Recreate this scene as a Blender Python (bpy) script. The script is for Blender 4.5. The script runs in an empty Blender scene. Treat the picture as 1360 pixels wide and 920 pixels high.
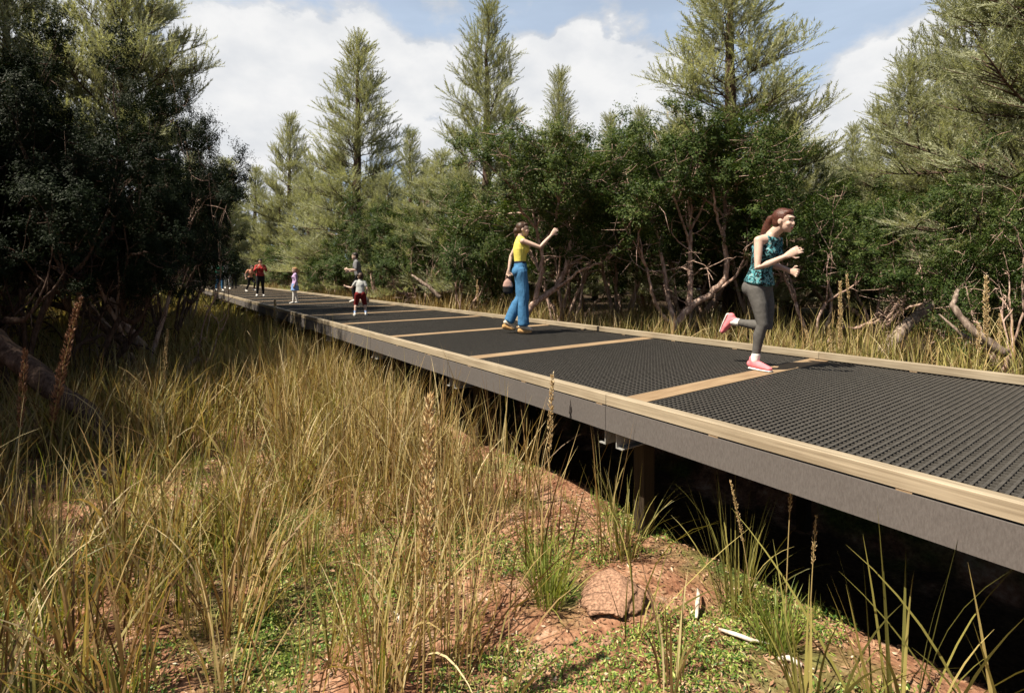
import bpy, math, random
import numpy as np
from mathutils import Vector, Matrix, Quaternion

random.seed(7)
RNG = np.random.default_rng(11)
SC = bpy.context.scene
COL = SC.collection
R = math.radians
F_PX = 675.0                       # focal length in pixels of the 1360 px wide photograph
HORIZ = 363.0
CAM_Z = 2.0
DECK_Z = 1.04
D = np.array([-0.584, 0.811])      # along the boardwalk, away from the camera
N = np.array([0.811, 0.584])       # across the boardwalk
N0, N1 = 2.70, 6.13                # outer faces of the two kerbs
SUN_AZ = math.atan2(-0.89, -0.44)  # direction towards the sun, from +Y clockwise
SUN_EL = R(57)

# ------------------------------------------------------------------ scene helpers
def tag(o, label=None, cat=None, group=None, kind=None):
    if label: o['label'] = label
    if cat: o['category'] = cat
    if group: o['group'] = group
    if kind: o['kind'] = kind
    return o

def empty(name, loc, rz=0.0):
    o = bpy.data.objects.new(name, None)
    o.location = loc; o.rotation_euler = (0, 0, rz); o.empty_display_size = 0.2
    COL.objects.link(o)
    return o

def link(name, me, parent=None, loc=None):
    o = bpy.data.objects.new(name, me)
    COL.objects.link(o)
    if parent is not None: o.parent = parent
    if loc is not None: o.location = loc
    return o

def copy_tree(o, parent=None):
    c = o.copy(); COL.objects.link(c)
    if parent is not None: c.parent = parent
    for ch in list(o.children):
        copy_tree(ch, c)
    return c

def np_mesh(name, V, faces, mats, midx=None, smooth=False):
    """V (n,3); faces: list of (m,k) index arrays; midx: list of ints or arrays, one per face array."""
    me = bpy.data.meshes.new(name)
    V = np.ascontiguousarray(V, dtype=np.float32)
    faces = [np.asarray(f, dtype=np.int32) for f in faces if len(f)]
    me.vertices.add(len(V)); me.vertices.foreach_set('co', V.ravel())
    nl = sum(f.size for f in faces); npoly = sum(len(f) for f in faces)
    me.loops.add(nl); me.polygons.add(npoly)
    me.loops.foreach_set('vertex_index', np.concatenate([f.ravel() for f in faces]))
    tot = np.concatenate([np.full(len(f), f.shape[1], np.int32) for f in faces])
    st = np.concatenate([[0], np.cumsum(tot)[:-1]]).astype(np.int32)
    me.polygons.foreach_set('loop_start', st)
    me.polygons.foreach_set('loop_total', tot)
    if midx is not None:
        mi = np.concatenate([np.broadcast_to(np.asarray(m, np.int32), (len(f),)) for m, f in zip(midx, faces)])
        me.polygons.foreach_set('material_index', np.ascontiguousarray(mi))
    me.polygons.foreach_set('use_smooth', np.full(npoly, smooth))
    for m in (mats if isinstance(mats, (list, tuple)) else [mats]): me.materials.append(m)
    me.update(calc_edges=True)
    return me

class MB:
    """Collects closed shapes into one mesh."""
    def __init__(s): s.V = []; s.F = {}; s.n = 0
    def add(s, V, F, m=0):
        V = np.asarray(V, float); F = np.asarray(F, int)
        s.V.append(V); s.F.setdefault((F.shape[1], m), []).append(F + s.n); s.n += len(V)
    def box(s, lo, hi, m=0):
        x0, y0, z0 = lo; x1, y1, z1 = hi
        s.add([(x0,y0,z0),(x1,y0,z0),(x1,y1,z0),(x0,y1,z0),(x0,y0,z1),(x1,y0,z1),(x1,y1,z1),(x0,y1,z1)],
              [(0,3,2,1),(4,5,6,7),(0,1,5,4),(1,2,6,5),(2,3,7,6),(3,0,4,7)], m)
    def bbox(s, lo, hi, b, m=0):
        """box with chamfered long top edges along local x"""
        x0, y0, z0 = lo; x1, y1, z1 = hi
        prof = [(y0, z0), (y1, z0), (y1, z1-b), (y1-b, z1), (y0+b, z1), (y0, z1-b)]
        k = len(prof)
        V = [(x0, y, z) for y, z in prof] + [(x1, y, z) for y, z in prof]
        s.add(V, [(i, i+k, (i+1) % k+k, (i+1) % k) for i in range(k)], m)
        s.add([V[i] for i in range(2*k)], [tuple(range(k))], m)
        s.F.setdefault((k, m), []).append(np.array([tuple(range(2*k-1, k-1, -1))]) + s.n - 2*k)
    def tube(s, pts, rad, sides=8, m=0, flat=None):
        V, F, caps = tube_np(pts, rad, sides, flat)
        s.add(V, F, m)
        for c in caps: s.F.setdefault((sides, m), []).append(np.array([c]) + s.n - len(V))
    def mesh(s, name, mats, smooth=False):
        faces = []; mi = []
        for (k, m), L in s.F.items():
            faces.append(np.concatenate(L)); mi.append(m)
        return np_mesh(name, np.concatenate(s.V), faces, mats, mi, smooth)
    def build(s, name, mats, parent=None, smooth=False, loc=None):
        return link(name, s.mesh(name, mats, smooth), parent, loc)

def frames(pts, side=None):
    pts = np.asarray(pts, float)
    T = np.gradient(pts, axis=0); T /= np.linalg.norm(T, axis=1, keepdims=True) + 1e-9
    ref = np.array([0.0, 0.0, 1.0]) if side is None else None
    A = []
    if side is not None: a = np.asarray(side, float)
    else:
        a = np.cross(T[0], ref)
        if np.linalg.norm(a) < 0.15: a = np.cross(T[0], [1.0, 0, 0])
    for t in T:
        a = a - t*np.dot(a, t); a = a/(np.linalg.norm(a)+1e-9); A.append(a)
    A = np.array(A); B = np.cross(T, A)
    return pts, T, A, B

def tube_np(pts, rad, sides=8, flat=None, side=None):
    """rad: list of r or (ra, rb). Open tube rings plus two cap rings."""
    pts, T, A, B = frames(pts, side)
    rad = np.array([(r, r) if np.isscalar(r) else r for r in rad], float)
    ang = np.linspace(0, 2*np.pi, sides, endpoint=False)
    ring = A[:, None, :]*(np.cos(ang)[None, :, None]*rad[:, 0, None, None]) + B[:, None, :]*(np.sin(ang)[None, :, None]*rad[:, 1, None, None])
    V = (pts[:, None, :] + ring).reshape(-1, 3)
    k = len(pts); i = np.arange(k-1)[:, None]; j = np.arange(sides)[None, :]; j2 = (j+1) % sides
    Fq = np.stack([i*sides+j, i*sides+j2, (i+1)*sides+j2, (i+1)*sides+j], -1).reshape(-1, 4)
    caps = [tuple(range(sides-1, -1, -1)), tuple((k-1)*sides + q for q in range(sides))]
    return V, Fq, caps

def vnoise(x, y, seed=0):
    """smooth value noise in 2-D, numpy"""
    x = np.asarray(x, float); y = np.asarray(y, float)
    xi = np.floor(x).astype(np.int64); yi = np.floor(y).astype(np.int64)
    xf = x - xi; yf = y - yi
    def h(a, b):
        v = (a*374761393 + b*668265263 + seed*974711) & 0x7fffffff
        v = ((v ^ (v >> 13))*1274126177) & 0x7fffffff
        return ((v ^ (v >> 16)) & 0xffff)/65535.0
    u = xf*xf*(3-2*xf); v = yf*yf*(3-2*yf)
    return (h(xi, yi)*(1-u)+h(xi+1, yi)*u)*(1-v) + (h(xi, yi+1)*(1-u)+h(xi+1, yi+1)*u)*v

def fbm(x, y, seed=0, o=4):
    s = 0; a = 0.5; t = 0
    for k in range(o):
        s = s + a*vnoise(x*2**k, y*2**k, seed+k*17); t += a; a *= 0.5
    return s/t

def smooth01(x, a, b):
    t = np.clip((x-a)/(b-a), 0, 1); return t*t*(3-2*t)

def ground_z(X, Y):
    X = np.asarray(X, float); Y = np.asarray(Y, float)
    n = N[0]*X + N[1]*Y
    u = D[0]*X + D[1]*Y
    z = 0.10*(fbm(X*0.35, Y*0.35, 3, 3)-0.5)
    near = np.exp(-((X-0.5)**2+(Y-4)**2)/60.0)
    z = z + near*(0.13*(fbm(X*1.6, Y*1.6, 9, 3)-0.5) + 0.05*(fbm(X*7, Y*7, 5, 3)-0.5))
    z = z - 0.75*smooth01(n, 3.25, 3.75)*(1-smooth01(n, 5.9, 6.3))*(1-smooth01(u, 44, 50))   # added dip that deepens the shade under the deck
    z = z + 0.42*smooth01(n, 6.0, 7.4)*(1-smooth01(u, 40, 50)) + 0.25*smooth01(n, 8, 14)
    z = z + 0.25*smooth01(-X, 4, 10)*(1-smooth01(n, 1.0, 2.6))
    # the eroded mound of red soil
    z = z + 0.10*np.exp(-(((X-0.62)/0.22)**2+((Y-3.02)/0.18)**2)) + 0.07*np.exp(-(((X-0.35)/0.4)**2+((Y-3.9)/0.25)**2))
    return z

def P3(x, y, Y):
    """photograph pixel at depth Y -> world point"""
    return np.array([(x-680)*Y/F_PX, Y, CAM_Z-(y-HORIZ)*Y/F_PX])

def nu(n, u, z=0.0):
    return np.array([n*N[0]+u*D[0], n*N[1]+u*D[1], z])

# ------------------------------------------------------------------ materials
def newmat(name):
    m = bpy.data.materials.new(name); m.use_nodes = True
    nt = m.node_tree; nt.nodes.clear()
    out = nt.nodes.new('ShaderNodeOutputMaterial')
    return m, nt, out

def node(nt, t, **kw):
    n = nt.nodes.new(t)
    for k, v in kw.items():
        if k.startswith('_'): setattr(n, k[1:], v)
        else: n.inputs[k.replace('__', ' ')].default_value = v
    return n

def ramp(nt, stops, fac=None, interp='LINEAR'):
    r = nt.nodes.new('ShaderNodeValToRGB'); e = r.color_ramp.elements
    r.color_ramp.interpolation = interp
    while len(e) < len(stops): e.new(0.5)
    for el, (p, c) in zip(e, stops):
        el.position = p; el.color = (c[0], c[1], c[2], 1)
    if fac is not None: nt.links.new(fac, r.inputs[0])
    return r

def bsdf(nt, out, col=None, rough=0.6, spec=0.3):
    b = nt.nodes.new('ShaderNodeBsdfPrincipled')
    b.inputs['Roughness'].default_value = rough
    b.inputs['Specular IOR Level'].default_value = spec
    if col is not None:
        if isinstance(col, tuple): b.inputs['Base Color'].default_value = (*col[:3], 1)
        else: nt.links.new(col, b.inputs['Base Color'])
    nt.links.new(b.outputs[0], out.inputs[0])
    return b

def leaf_mat(name, stops, trans=0.35, rough=0.55, spec=0.25, tmul=(1.15, 1.2, 0.6), big=None):
    """foliage: hue varies leaf by leaf; light passes through"""
    m, nt, out = newmat(name)
    g = nt.nodes.new('ShaderNodeNewGeometry')
    fac = g.outputs['Random Per Island']
    if big:
        tc = nt.nodes.new('ShaderNodeTexCoord')
        nz = node(nt, 'ShaderNodeTexNoise', Scale=big, Detail=2.0)
        nt.links.new(tc.outputs['Object'], nz.inputs['Vector'])
        mr = node(nt, 'ShaderNodeMapRange', **{'From__Min': 0.3, 'From__Max': 0.7})
        nt.links.new(nz.outputs[0], mr.inputs[0])
        oi = nt.nodes.new('ShaderNodeObjectInfo')
        a = node(nt, 'ShaderNodeMath', _operation='MULTIPLY'); a.inputs[1].default_value = 0.55
        nt.links.new(g.outputs['Random Per Island'], a.inputs[0])
        b_ = node(nt, 'ShaderNodeMath', _operation='MULTIPLY_ADD'); b_.inputs[1].default_value = 0.3
        nt.links.new(mr.outputs[0], b_.inputs[0]); nt.links.new(a.outputs[0], b_.inputs[2])
        c_ = node(nt, 'ShaderNodeMath', _operation='MULTIPLY_ADD'); c_.inputs[1].default_value = 0.18
        nt.links.new(oi.outputs['Random'], c_.inputs[0]); nt.links.new(b_.outputs[0], c_.inputs[2])
        fac = c_.outputs[0]
    r = ramp(nt, stops, fac)
    b = nt.nodes.new('ShaderNodeBsdfPrincipled')
    b.inputs['Roughness'].default_value = rough; b.inputs['Specular IOR Level'].default_value = spec
    nt.links.new(r.outputs[0], b.inputs['Base Color'])
    mul = node(nt, 'ShaderNodeMix', _data_type='RGBA', _blend_type='MULTIPLY')
    mul.inputs[0].default_value = 1.0
    nt.links.new(r.outputs[0], mul.inputs[6]); mul.inputs[7].default_value = (*tmul, 1)
    t = nt.nodes.new('ShaderNodeBsdfTranslucent'); nt.links.new(mul.outputs[2], t.inputs[0])
    mx = nt.nodes.new('ShaderNodeMixShader'); mx.inputs[0].default_value = trans
    nt.links.new(b.outputs[0], mx.inputs[1]); nt.links.new(t.outputs[0], mx.inputs[2])
    nt.links.new(mx.outputs[0], out.inputs[0])
    return m

def grain_mat(name, dark, light, scale=(3, 60, 60), rough=0.6, bump=0.15, spec=0.25, blotch=0.5):
    """sawn timber or brushed board: streaks along local x"""
    m, nt, out = newmat(name)
    tc = nt.nodes.new('ShaderNodeTexCoord')
    oi = nt.nodes.new('ShaderNodeObjectInfo')
    mp = node(nt, 'ShaderNodeMapping'); mp.inputs['Scale'].default_value = scale
    off = node(nt, 'ShaderNodeVectorMath', _operation='ADD')
    nt.links.new(tc.outputs['Object'], off.inputs[0])
    mu = node(nt, 'ShaderNodeMath', _operation='MULTIPLY'); mu.inputs[1].default_value = 37.0
    nt.links.new(oi.outputs['Random'], mu.inputs[0]); nt.links.new(mu.outputs[0], off.inputs[1])
    nt.links.new(off.outputs[0], mp.inputs[0])
    n1 = node(nt, 'ShaderNodeTexNoise', Scale=1.0, Detail=5.0, Roughness=0.6)
    nt.links.new(mp.outputs[0], n1.inputs['Vector'])
    n2 = node(nt, 'ShaderNodeTexNoise', Scale=2.5, Detail=3.0)
    nt.links.new(off.outputs[0], n2.inputs['Vector'])
    mx = node(nt, 'ShaderNodeMath', _operation='MULTIPLY_ADD'); mx.inputs[1].default_value = blotch
    nt.links.new(n2.outputs[0], mx.inputs[0]); nt.links.new(n1.outputs[0], mx.inputs[2])
    r = ramp(nt, [(0.45, dark), (0.95, light)], mx.outputs[0])
    b = bsdf(nt, out, r.outputs[0], rough, spec)
    bp = node(nt, 'ShaderNodeBump', Strength=bump, Distance=0.004)
    nt.links.new(n1.outputs[0], bp.inputs['Height']); nt.links.new(bp.outputs[0], b.inputs['Normal'])
    return m

def plain(name, col, rough=0.6, spec=0.3, var=0.15, scale=12, sss=0.0, bump=0.0):
    m, nt, out = newmat(name)
    tc = nt.nodes.new('ShaderNodeTexCoord')
    nz = node(nt, 'ShaderNodeTexNoise', Scale=float(scale), Detail=4.0)
    nt.links.new(tc.outputs['Object'], nz.inputs['Vector'])
    lo = tuple(c*(1-var) for c in col); hi = tuple(min(1, c*(1+var)) for c in col)
    r = ramp(nt, [(0.3, lo), (0.7, hi)], nz.outputs[0])
    b = bsdf(nt, out, r.outputs[0], rough, spec)
    if sss:
        b.inputs['Subsurface Weight'].default_value = sss
        b.inputs['Subsurface Radius'].default_value = (0.012, 0.005, 0.003)
        b.inputs['Subsurface Scale'].default_value = 1.0
    if bump:
        bp = node(nt, 'ShaderNodeBump', Strength=bump, Distance=0.01)
        nt.links.new(nz.outputs[0], bp.inputs['Height']); nt.links.new(bp.outputs[0], b.inputs['Normal'])
    return m

def bark_mat(name, dark, mid, light):
    m, nt, out = newmat(name)
    tc = nt.nodes.new('ShaderNodeTexCoord')
    mp = node(nt, 'ShaderNodeMapping'); mp.inputs['Scale'].default_value = (14, 14, 4)
    nt.links.new(tc.outputs['Object'], mp.inputs[0])
    n1 = node(nt, 'ShaderNodeTexNoise', Scale=1.6, Detail=6.0, Roughness=0.65)
    nt.links.new(mp.outputs[0], n1.inputs['Vector'])
    r = ramp(nt, [(0.32, dark), (0.5, mid), (0.68, light)], n1.outputs[0])
    b = bsdf(nt, out, r.outputs[0], 0.85, 0.15)
    bp = node(nt, 'ShaderNodeBump', Strength=0.7, Distance=0.015)
    nt.links.new(n1.outputs[0], bp.inputs['Height']); nt.links.new(bp.outputs[0], b.inputs['Normal'])
    return m

M = {}
M['kerb'] = grain_mat('kerb_timber', (0.165, 0.127, 0.083), (0.38, 0.318, 0.23), (2.2, 45, 70), 0.62, 0.12)
M['board'] = grain_mat('board_timber', (0.19, 0.122, 0.068), (0.32, 0.228, 0.14), (30, 2.5, 60), 0.65, 0.1)
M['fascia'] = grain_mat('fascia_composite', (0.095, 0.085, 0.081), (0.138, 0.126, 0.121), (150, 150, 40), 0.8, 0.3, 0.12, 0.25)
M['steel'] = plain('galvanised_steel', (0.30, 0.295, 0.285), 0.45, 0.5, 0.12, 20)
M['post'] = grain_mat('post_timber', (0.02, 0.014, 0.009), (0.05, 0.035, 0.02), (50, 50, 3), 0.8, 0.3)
M['grate'] = plain('black_plastic_grating', (0.064, 0.059, 0.053), 0.6, 0.2, 0.3, 45)
M['pan'] = plain('added_shade_pan', (0.010, 0.010, 0.010), 0.6, 0.2, 0.2, 30)
M['bark'] = bark_mat('pink_bark', (0.15, 0.09, 0.068), (0.39, 0.265, 0.21), (0.62, 0.49, 0.42))
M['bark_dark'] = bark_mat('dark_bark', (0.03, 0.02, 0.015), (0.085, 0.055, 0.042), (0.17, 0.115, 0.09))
M['bark_log'] = bark_mat('log_bark', (0.07, 0.05, 0.04), (0.2, 0.15, 0.12), (0.42, 0.34, 0.28))
M['needle'] = leaf_mat('conifer_needles', [(0.0, (0.13, 0.145, 0.08)), (0.5, (0.30, 0.315, 0.19)), (1.0, (0.47, 0.47, 0.31))], 0.40, 0.5, 0.35, (1.1, 1.1, 0.6), big=0.9)
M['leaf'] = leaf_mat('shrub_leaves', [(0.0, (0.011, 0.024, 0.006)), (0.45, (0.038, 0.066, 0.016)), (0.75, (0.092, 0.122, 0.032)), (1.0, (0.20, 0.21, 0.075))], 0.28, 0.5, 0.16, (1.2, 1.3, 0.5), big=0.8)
M['leaf_shaded'] = leaf_mat('shaded_shrub_leaves', [(0.0, (0.004, 0.008, 0.003)), (0.6, (0.010, 0.019, 0.006)), (1.0, (0.034, 0.045, 0.015))], 0.12, 0.6, 0.1, (1.1, 1.2, 0.5), big=0.8)  # shrub leaves with the left thicket's shade put into their colour
M['grass'] = leaf_mat('dry_grass', [(0.0, (0.085, 0.045, 0.02)), (0.2, (0.27, 0.17, 0.07)), (0.55, (0.46, 0.345, 0.16)), (0.8, (0.35, 0.305, 0.11)), (1.0, (0.66, 0.54, 0.32))], 0.30, 0.5, 0.3, (1.1, 1.0, 0.5))
M['grass_olive'] = leaf_mat('olive_grass', [(0.0, (0.08, 0.075, 0.018)), (0.4, (0.20, 0.19, 0.05)), (0.75, (0.33, 0.29, 0.085)), (1.0, (0.50, 0.41, 0.16))], 0.32, 0.5, 0.3, (1.1, 1.1, 0.5))
M['grass_green'] = leaf_mat('fresh_grass', [(0.0, (0.10, 0.15, 0.025)), (0.5, (0.22, 0.27, 0.05)), (1.0, (0.38, 0.36, 0.10))], 0.35, 0.5, 0.3, (1.1, 1.15, 0.4))
M['cover'] = leaf_mat('ground_cover_leaves', [(0.0, (0.022, 0.07, 0.010)), (0.4, (0.11, 0.20, 0.03)), (0.75, (0.31, 0.38, 0.075)), (0.93, (0.46, 0.44, 0.15)), (1.0, (0.65, 0.56, 0.30))], 0.25, 0.5, 0.35, (1.1, 1.2, 0.4))
M['seed'] = leaf_mat('seed_husk', [(0.0, (0.36, 0.22, 0.10)), (0.5, (0.60, 0.43, 0.21)), (1.0, (0.78, 0.64, 0.40))], 0.2, 0.6, 0.2, (1.1, 0.9, 0.6))
M['seed_brown'] = leaf_mat('brown_seed_husk', [(0.0, (0.12, 0.055, 0.03)), (1.0, (0.36, 0.2, 0.12))], 0.2, 0.6, 0.2, (1.1, 0.9, 0.6))
M['litter'] = leaf_mat('leaf_litter', [(0.0, (0.09, 0.045, 0.025)), (0.5, (0.26, 0.14, 0.08)), (0.9, (0.42, 0.28, 0.17)), (1.0, (0.6, 0.5, 0.38))], 0.1, 0.7, 0.2, (1.0, 0.8, 0.6))
M['bleached'] = bark_mat('bleached_wood', (0.35, 0.28, 0.22), (0.62, 0.55, 0.47), (0.8, 0.75, 0.68))

def soil_mat():
    m, nt, out = newmat('red_soil')
    tc = nt.nodes.new('ShaderNodeTexCoord')
    def nz(scale, det=6.0, rough=0.6):
        n = node(nt, 'ShaderNodeTexNoise', Scale=scale, Detail=det, Roughness=rough)
        nt.links.new(tc.outputs['Object'], n.inputs['Vector']); return n
    a = nz(3.0); b2 = nz(26.0); c = nz(0.9, 3.0)
    vor = node(nt, 'ShaderNodeTexVoronoi', Scale=34.0); nt.links.new(tc.outputs['Object'], vor.inputs['Vector'])
    mixn = node(nt, 'ShaderNodeMath', _operation='MULTIPLY_ADD'); mixn.inputs[1].default_value = 0.55
    nt.links.new(b2.outputs[0], mixn.inputs[0]); nt.links.new(a.outputs[0], mixn.inputs[2])
    soil = ramp(nt, [(0.5, (0.075, 0.036, 0.022)), (0.66, (0.20, 0.092, 0.052)), (0.84, (0.34, 0.185, 0.112)), (1.0, (0.48, 0.34, 0.245))], mixn.outputs[0])
    green = ramp(nt, [(0.3, (0.03, 0.05, 0.012)), (0.7, (0.14, 0.16, 0.04))], b2.outputs[0])
    msk = ramp(nt, [(0.5, (0, 0, 0)), (0.62, (1, 1, 1))], c.outputs[0])
    mx = node(nt, 'ShaderNodeMix', _data_type='RGBA')
    nt.links.new(msk.outputs[0], mx.inputs[0]); nt.links.new(soil.outputs[0], mx.inputs[6]); nt.links.new(green.outputs[0], mx.inputs[7])
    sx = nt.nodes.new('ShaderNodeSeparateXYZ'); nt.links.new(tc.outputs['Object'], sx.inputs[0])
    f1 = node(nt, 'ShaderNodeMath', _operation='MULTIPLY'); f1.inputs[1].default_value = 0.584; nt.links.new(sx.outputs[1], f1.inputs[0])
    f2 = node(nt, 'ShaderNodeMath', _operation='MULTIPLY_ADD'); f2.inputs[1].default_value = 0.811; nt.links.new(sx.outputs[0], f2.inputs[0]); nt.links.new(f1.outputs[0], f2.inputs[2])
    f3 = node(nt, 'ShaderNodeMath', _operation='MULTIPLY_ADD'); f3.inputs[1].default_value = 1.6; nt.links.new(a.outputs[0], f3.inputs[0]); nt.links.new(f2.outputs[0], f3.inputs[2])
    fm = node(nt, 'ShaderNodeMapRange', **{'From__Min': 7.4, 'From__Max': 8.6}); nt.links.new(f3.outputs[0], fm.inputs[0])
    humus_shade = ramp(nt, [(0.3, (0.018, 0.012, 0.008)), (0.75, (0.075, 0.05, 0.03))], b2.outputs[0])
    fa = node(nt, 'ShaderNodeMapRange', **{'From__Min': 4.2, 'From__Max': 4.6}); nt.links.new(f3.outputs[0], fa.inputs[0])  # painted shade: soil colour darkened in a band beneath the deck
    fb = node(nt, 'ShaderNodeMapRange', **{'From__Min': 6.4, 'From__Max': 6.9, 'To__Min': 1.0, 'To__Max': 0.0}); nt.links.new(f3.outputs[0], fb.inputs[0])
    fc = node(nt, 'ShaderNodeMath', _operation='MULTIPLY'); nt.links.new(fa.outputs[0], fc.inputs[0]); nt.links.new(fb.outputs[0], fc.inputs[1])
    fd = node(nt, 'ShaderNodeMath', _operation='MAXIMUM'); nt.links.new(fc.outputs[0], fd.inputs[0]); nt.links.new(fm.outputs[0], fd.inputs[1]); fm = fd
    mh = node(nt, 'ShaderNodeMix', _data_type='RGBA'); nt.links.new(fm.outputs[0], mh.inputs[0]); nt.links.new(mx.outputs[2], mh.inputs[6]); nt.links.new(humus_shade.outputs[0], mh.inputs[7])
    b = bsdf(nt, out, mh.outputs[2], 0.9, 0.15)
    add = node(nt, 'ShaderNodeMath', _operation='MULTIPLY_ADD'); add.inputs[1].default_value = 0.5
    nt.links.new(vor.outputs['Distance'], add.inputs[0]); nt.links.new(b2.outputs[0], add.inputs[2])
    bp = node(nt, 'ShaderNodeBump', Strength=0.8, Distance=0.03)
    nt.links.new(add.outputs[0], bp.inputs['Height']); nt.links.new(bp.outputs[0], b.inputs['Normal'])
    return m
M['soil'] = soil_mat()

# ------------------------------------------------------------------ camera, sun, sky
cam = bpy.data.cameras.new('camera'); co = bpy.data.objects.new('camera', cam); COL.objects.link(co)
co.location = (0, 0, CAM_Z); co.rotation_euler = (R(90), 0, 0)
cam.sensor_width = 36; cam.sensor_fit = 'HORIZONTAL'; cam.lens = 36*F_PX/1360
cam.shift_y = -(460-HORIZ)/1360.0
cam.clip_start = 0.05; cam.clip_end = 3000
SC.camera = co

sd = bpy.data.lights.new('sun', 'SUN'); so = bpy.data.objects.new('sun', sd); COL.objects.link(so)
sd.energy = 5.0; sd.angle = R(0.55); sd.color = (1.0, 0.905, 0.745)
to_sun = Vector((math.sin(SUN_AZ)*math.cos(SUN_EL), math.cos(SUN_AZ)*math.cos(SUN_EL), math.sin(SUN_EL)))
so.rotation_euler = to_sun.to_track_quat('Z', 'Y').to_euler()

W = bpy.data.worlds.new('World'); SC.world = W; W.use_nodes = True
nt = W.node_tree; nt.nodes.clear()
wout = nt.nodes.new('ShaderNodeOutputWorld')
sky = nt.nodes.new('ShaderNodeTexSky'); sky.sky_type = 'NISHITA'; sky.sun_disc = False
sky.sun_elevation = SUN_EL; sky.sun_rotation = SUN_AZ; sky.dust_density = 2.2; sky.air_density = 1.0; sky.ozone_density = 1.0
bg = nt.nodes.new('ShaderNodeBackground'); bg.inputs[1].default_value = 0.036
nt.links.new(sky.outputs[0], bg.inputs[0])
tc = nt.nodes.new('ShaderNodeTexCoord')
nrm = node(nt, 'ShaderNodeVectorMath', _operation='NORMALIZE'); nt.links.new(tc.outputs['Generated'], nrm.inputs[0])
def dirof(x, y):
    v = Vector((x-680, F_PX, HORIZ-y)); v.normalize(); return tuple(v)
def wn(scale, detail, rough, sc=(1, 1, 1.6)):
    mp = node(nt, 'ShaderNodeMapping'); mp.inputs['Scale'].default_value = sc
    nt.links.new(nrm.outputs[0], mp.inputs[0])
    n = node(nt, 'ShaderNodeTexNoise', Scale=scale, Detail=detail, Roughness=rough)
    nt.links.new(mp.outputs[0], n.inputs['Vector']); return n.outputs[0]
blobs = [(300,150,.20),(385,105,.10),(330,85,.07),(480,70,.05),(470,120,.15),(545,120,.10),(620,200,.16),(740,120,.10),(700,90,.06),(765,60,.05),
         (800,130,.10),(860,135,.09),(860,200,.14),(700,220,.18),(1170,105,.085),(1210,75,.07),(1140,150,.09),(1090,220,.13),(1240,130,.1),(180,200,.2),(60,120,.2),
         (1500,200,.3),(-250,150,.3)]
cur = None
for (x, y, r) in blobs:
    d = node(nt, 'ShaderNodeVectorMath', _operation='DISTANCE'); nt.links.new(nrm.outputs[0], d.inputs[0]); d.inputs[1].default_value = dirof(x, y)
    mr = node(nt, 'ShaderNodeMapRange', **{'From__Min': 0.0, 'From__Max': r*1.25, 'To__Min': 1.0, 'To__Max': 0.0})
    nt.links.new(d.outputs['Value'], mr.inputs[0])
    if cur is None: cur = mr.outputs[0]
    else:
        mxn = node(nt, 'ShaderNodeMath', _operation='SMOOTH_MAX'); mxn.inputs[2].default_value = 0.15
        nt.links.new(cur, mxn.inputs[0]); nt.links.new(mr.outputs[0], mxn.inputs[1]); cur = mxn.outputs[0]
n_a = wn(7.0, 9.0, 0.58)
ma = node(nt, 'ShaderNodeMath', _operation='MULTIPLY_ADD'); ma.inputs[1].default_value = 1.5
sb = node(nt, 'ShaderNodeMath', _operation='SUBTRACT'); sb.inputs[1].default_value = 0.5
nt.links.new(n_a, sb.inputs[0]); nt.links.new(sb.outputs[0], ma.inputs[0]); nt.links.new(cur, ma.inputs[2])
mk = ramp(nt, [(0.12, (0, 0, 0)), (0.42, (1, 1, 1))], ma.outputs[0], 'EASE')
# thin high veil elsewhere
n_b = wn(2.6, 6.0, 0.6, (1, 1, 4.5))
veil = node(nt, 'ShaderNodeMapRange', **{'From__Min': 0.35, 'From__Max': 0.75, 'To__Min': 0.78, 'To__Max': 0.98})
nt.links.new(n_b, veil.inputs[0])
sep = nt.nodes.new('ShaderNodeSeparateXYZ'); nt.links.new(nrm.outputs[0], sep.inputs[0])
vz = node(nt, 'ShaderNodeMapRange', _interpolation_type='SMOOTHSTEP', **{'From__Min': 0.42, 'From__Max': 0.68, 'To__Min': 1.0, 'To__Max': 0.0})
vy = node(nt, 'ShaderNodeMapRange', _interpolation_type='SMOOTHSTEP', **{'From__Min': -0.1, 'From__Max': 0.45, 'To__Min': 0.0, 'To__Max': 1.0})
nt.links.new(sep.outputs[2], vz.inputs[0]); nt.links.new(sep.outputs[1], vy.inputs[0])
v1 = node(nt, 'ShaderNodeMath', _operation='MULTIPLY'); nt.links.new(vz.outputs[0], v1.inputs[0]); nt.links.new(vy.outputs[0], v1.inputs[1])
v2 = node(nt, 'ShaderNodeMath', _operation='MULTIPLY'); nt.links.new(v1.outputs[0], v2.inputs[0]); nt.links.new(veil.outputs[0], v2.inputs[1])
veil = v2
mm = node(nt, 'ShaderNodeMath', _operation='MAXIMUM'); nt.links.new(mk.outputs[0], mm.inputs[0]); nt.links.new(veil.outputs[0], mm.inputs[1])
n_c = wn(9.0, 6.0, 0.55)
ccol0 = ramp(nt, [(0.35, (0.84, 0.86, 0.89)), (0.62, (1.0, 1.0, 1.0))], n_c)
ccol = node(nt, 'ShaderNodeMix', _data_type='RGBA')
nt.links.new(mk.outputs[0], ccol.inputs[0]); ccol.inputs[6].default_value = (0.62, 0.75, 0.94, 1); nt.links.new(ccol0.outputs[0], ccol.inputs[7])
bg2 = nt.nodes.new('ShaderNodeBackground'); bg2.inputs[1].default_value = 0.465
nt.links.new(ccol.outputs[2], bg2.inputs[0])
mxs = nt.nodes.new('ShaderNodeMixShader')
nt.links.new(mm.outputs[0], mxs.inputs[0]); nt.links.new(bg.outputs[0], mxs.inputs[1]); nt.links.new(bg2.outputs[0], mxs.inputs[2])
nt.links.new(mxs.outputs[0], wout.inputs[0])

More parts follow.
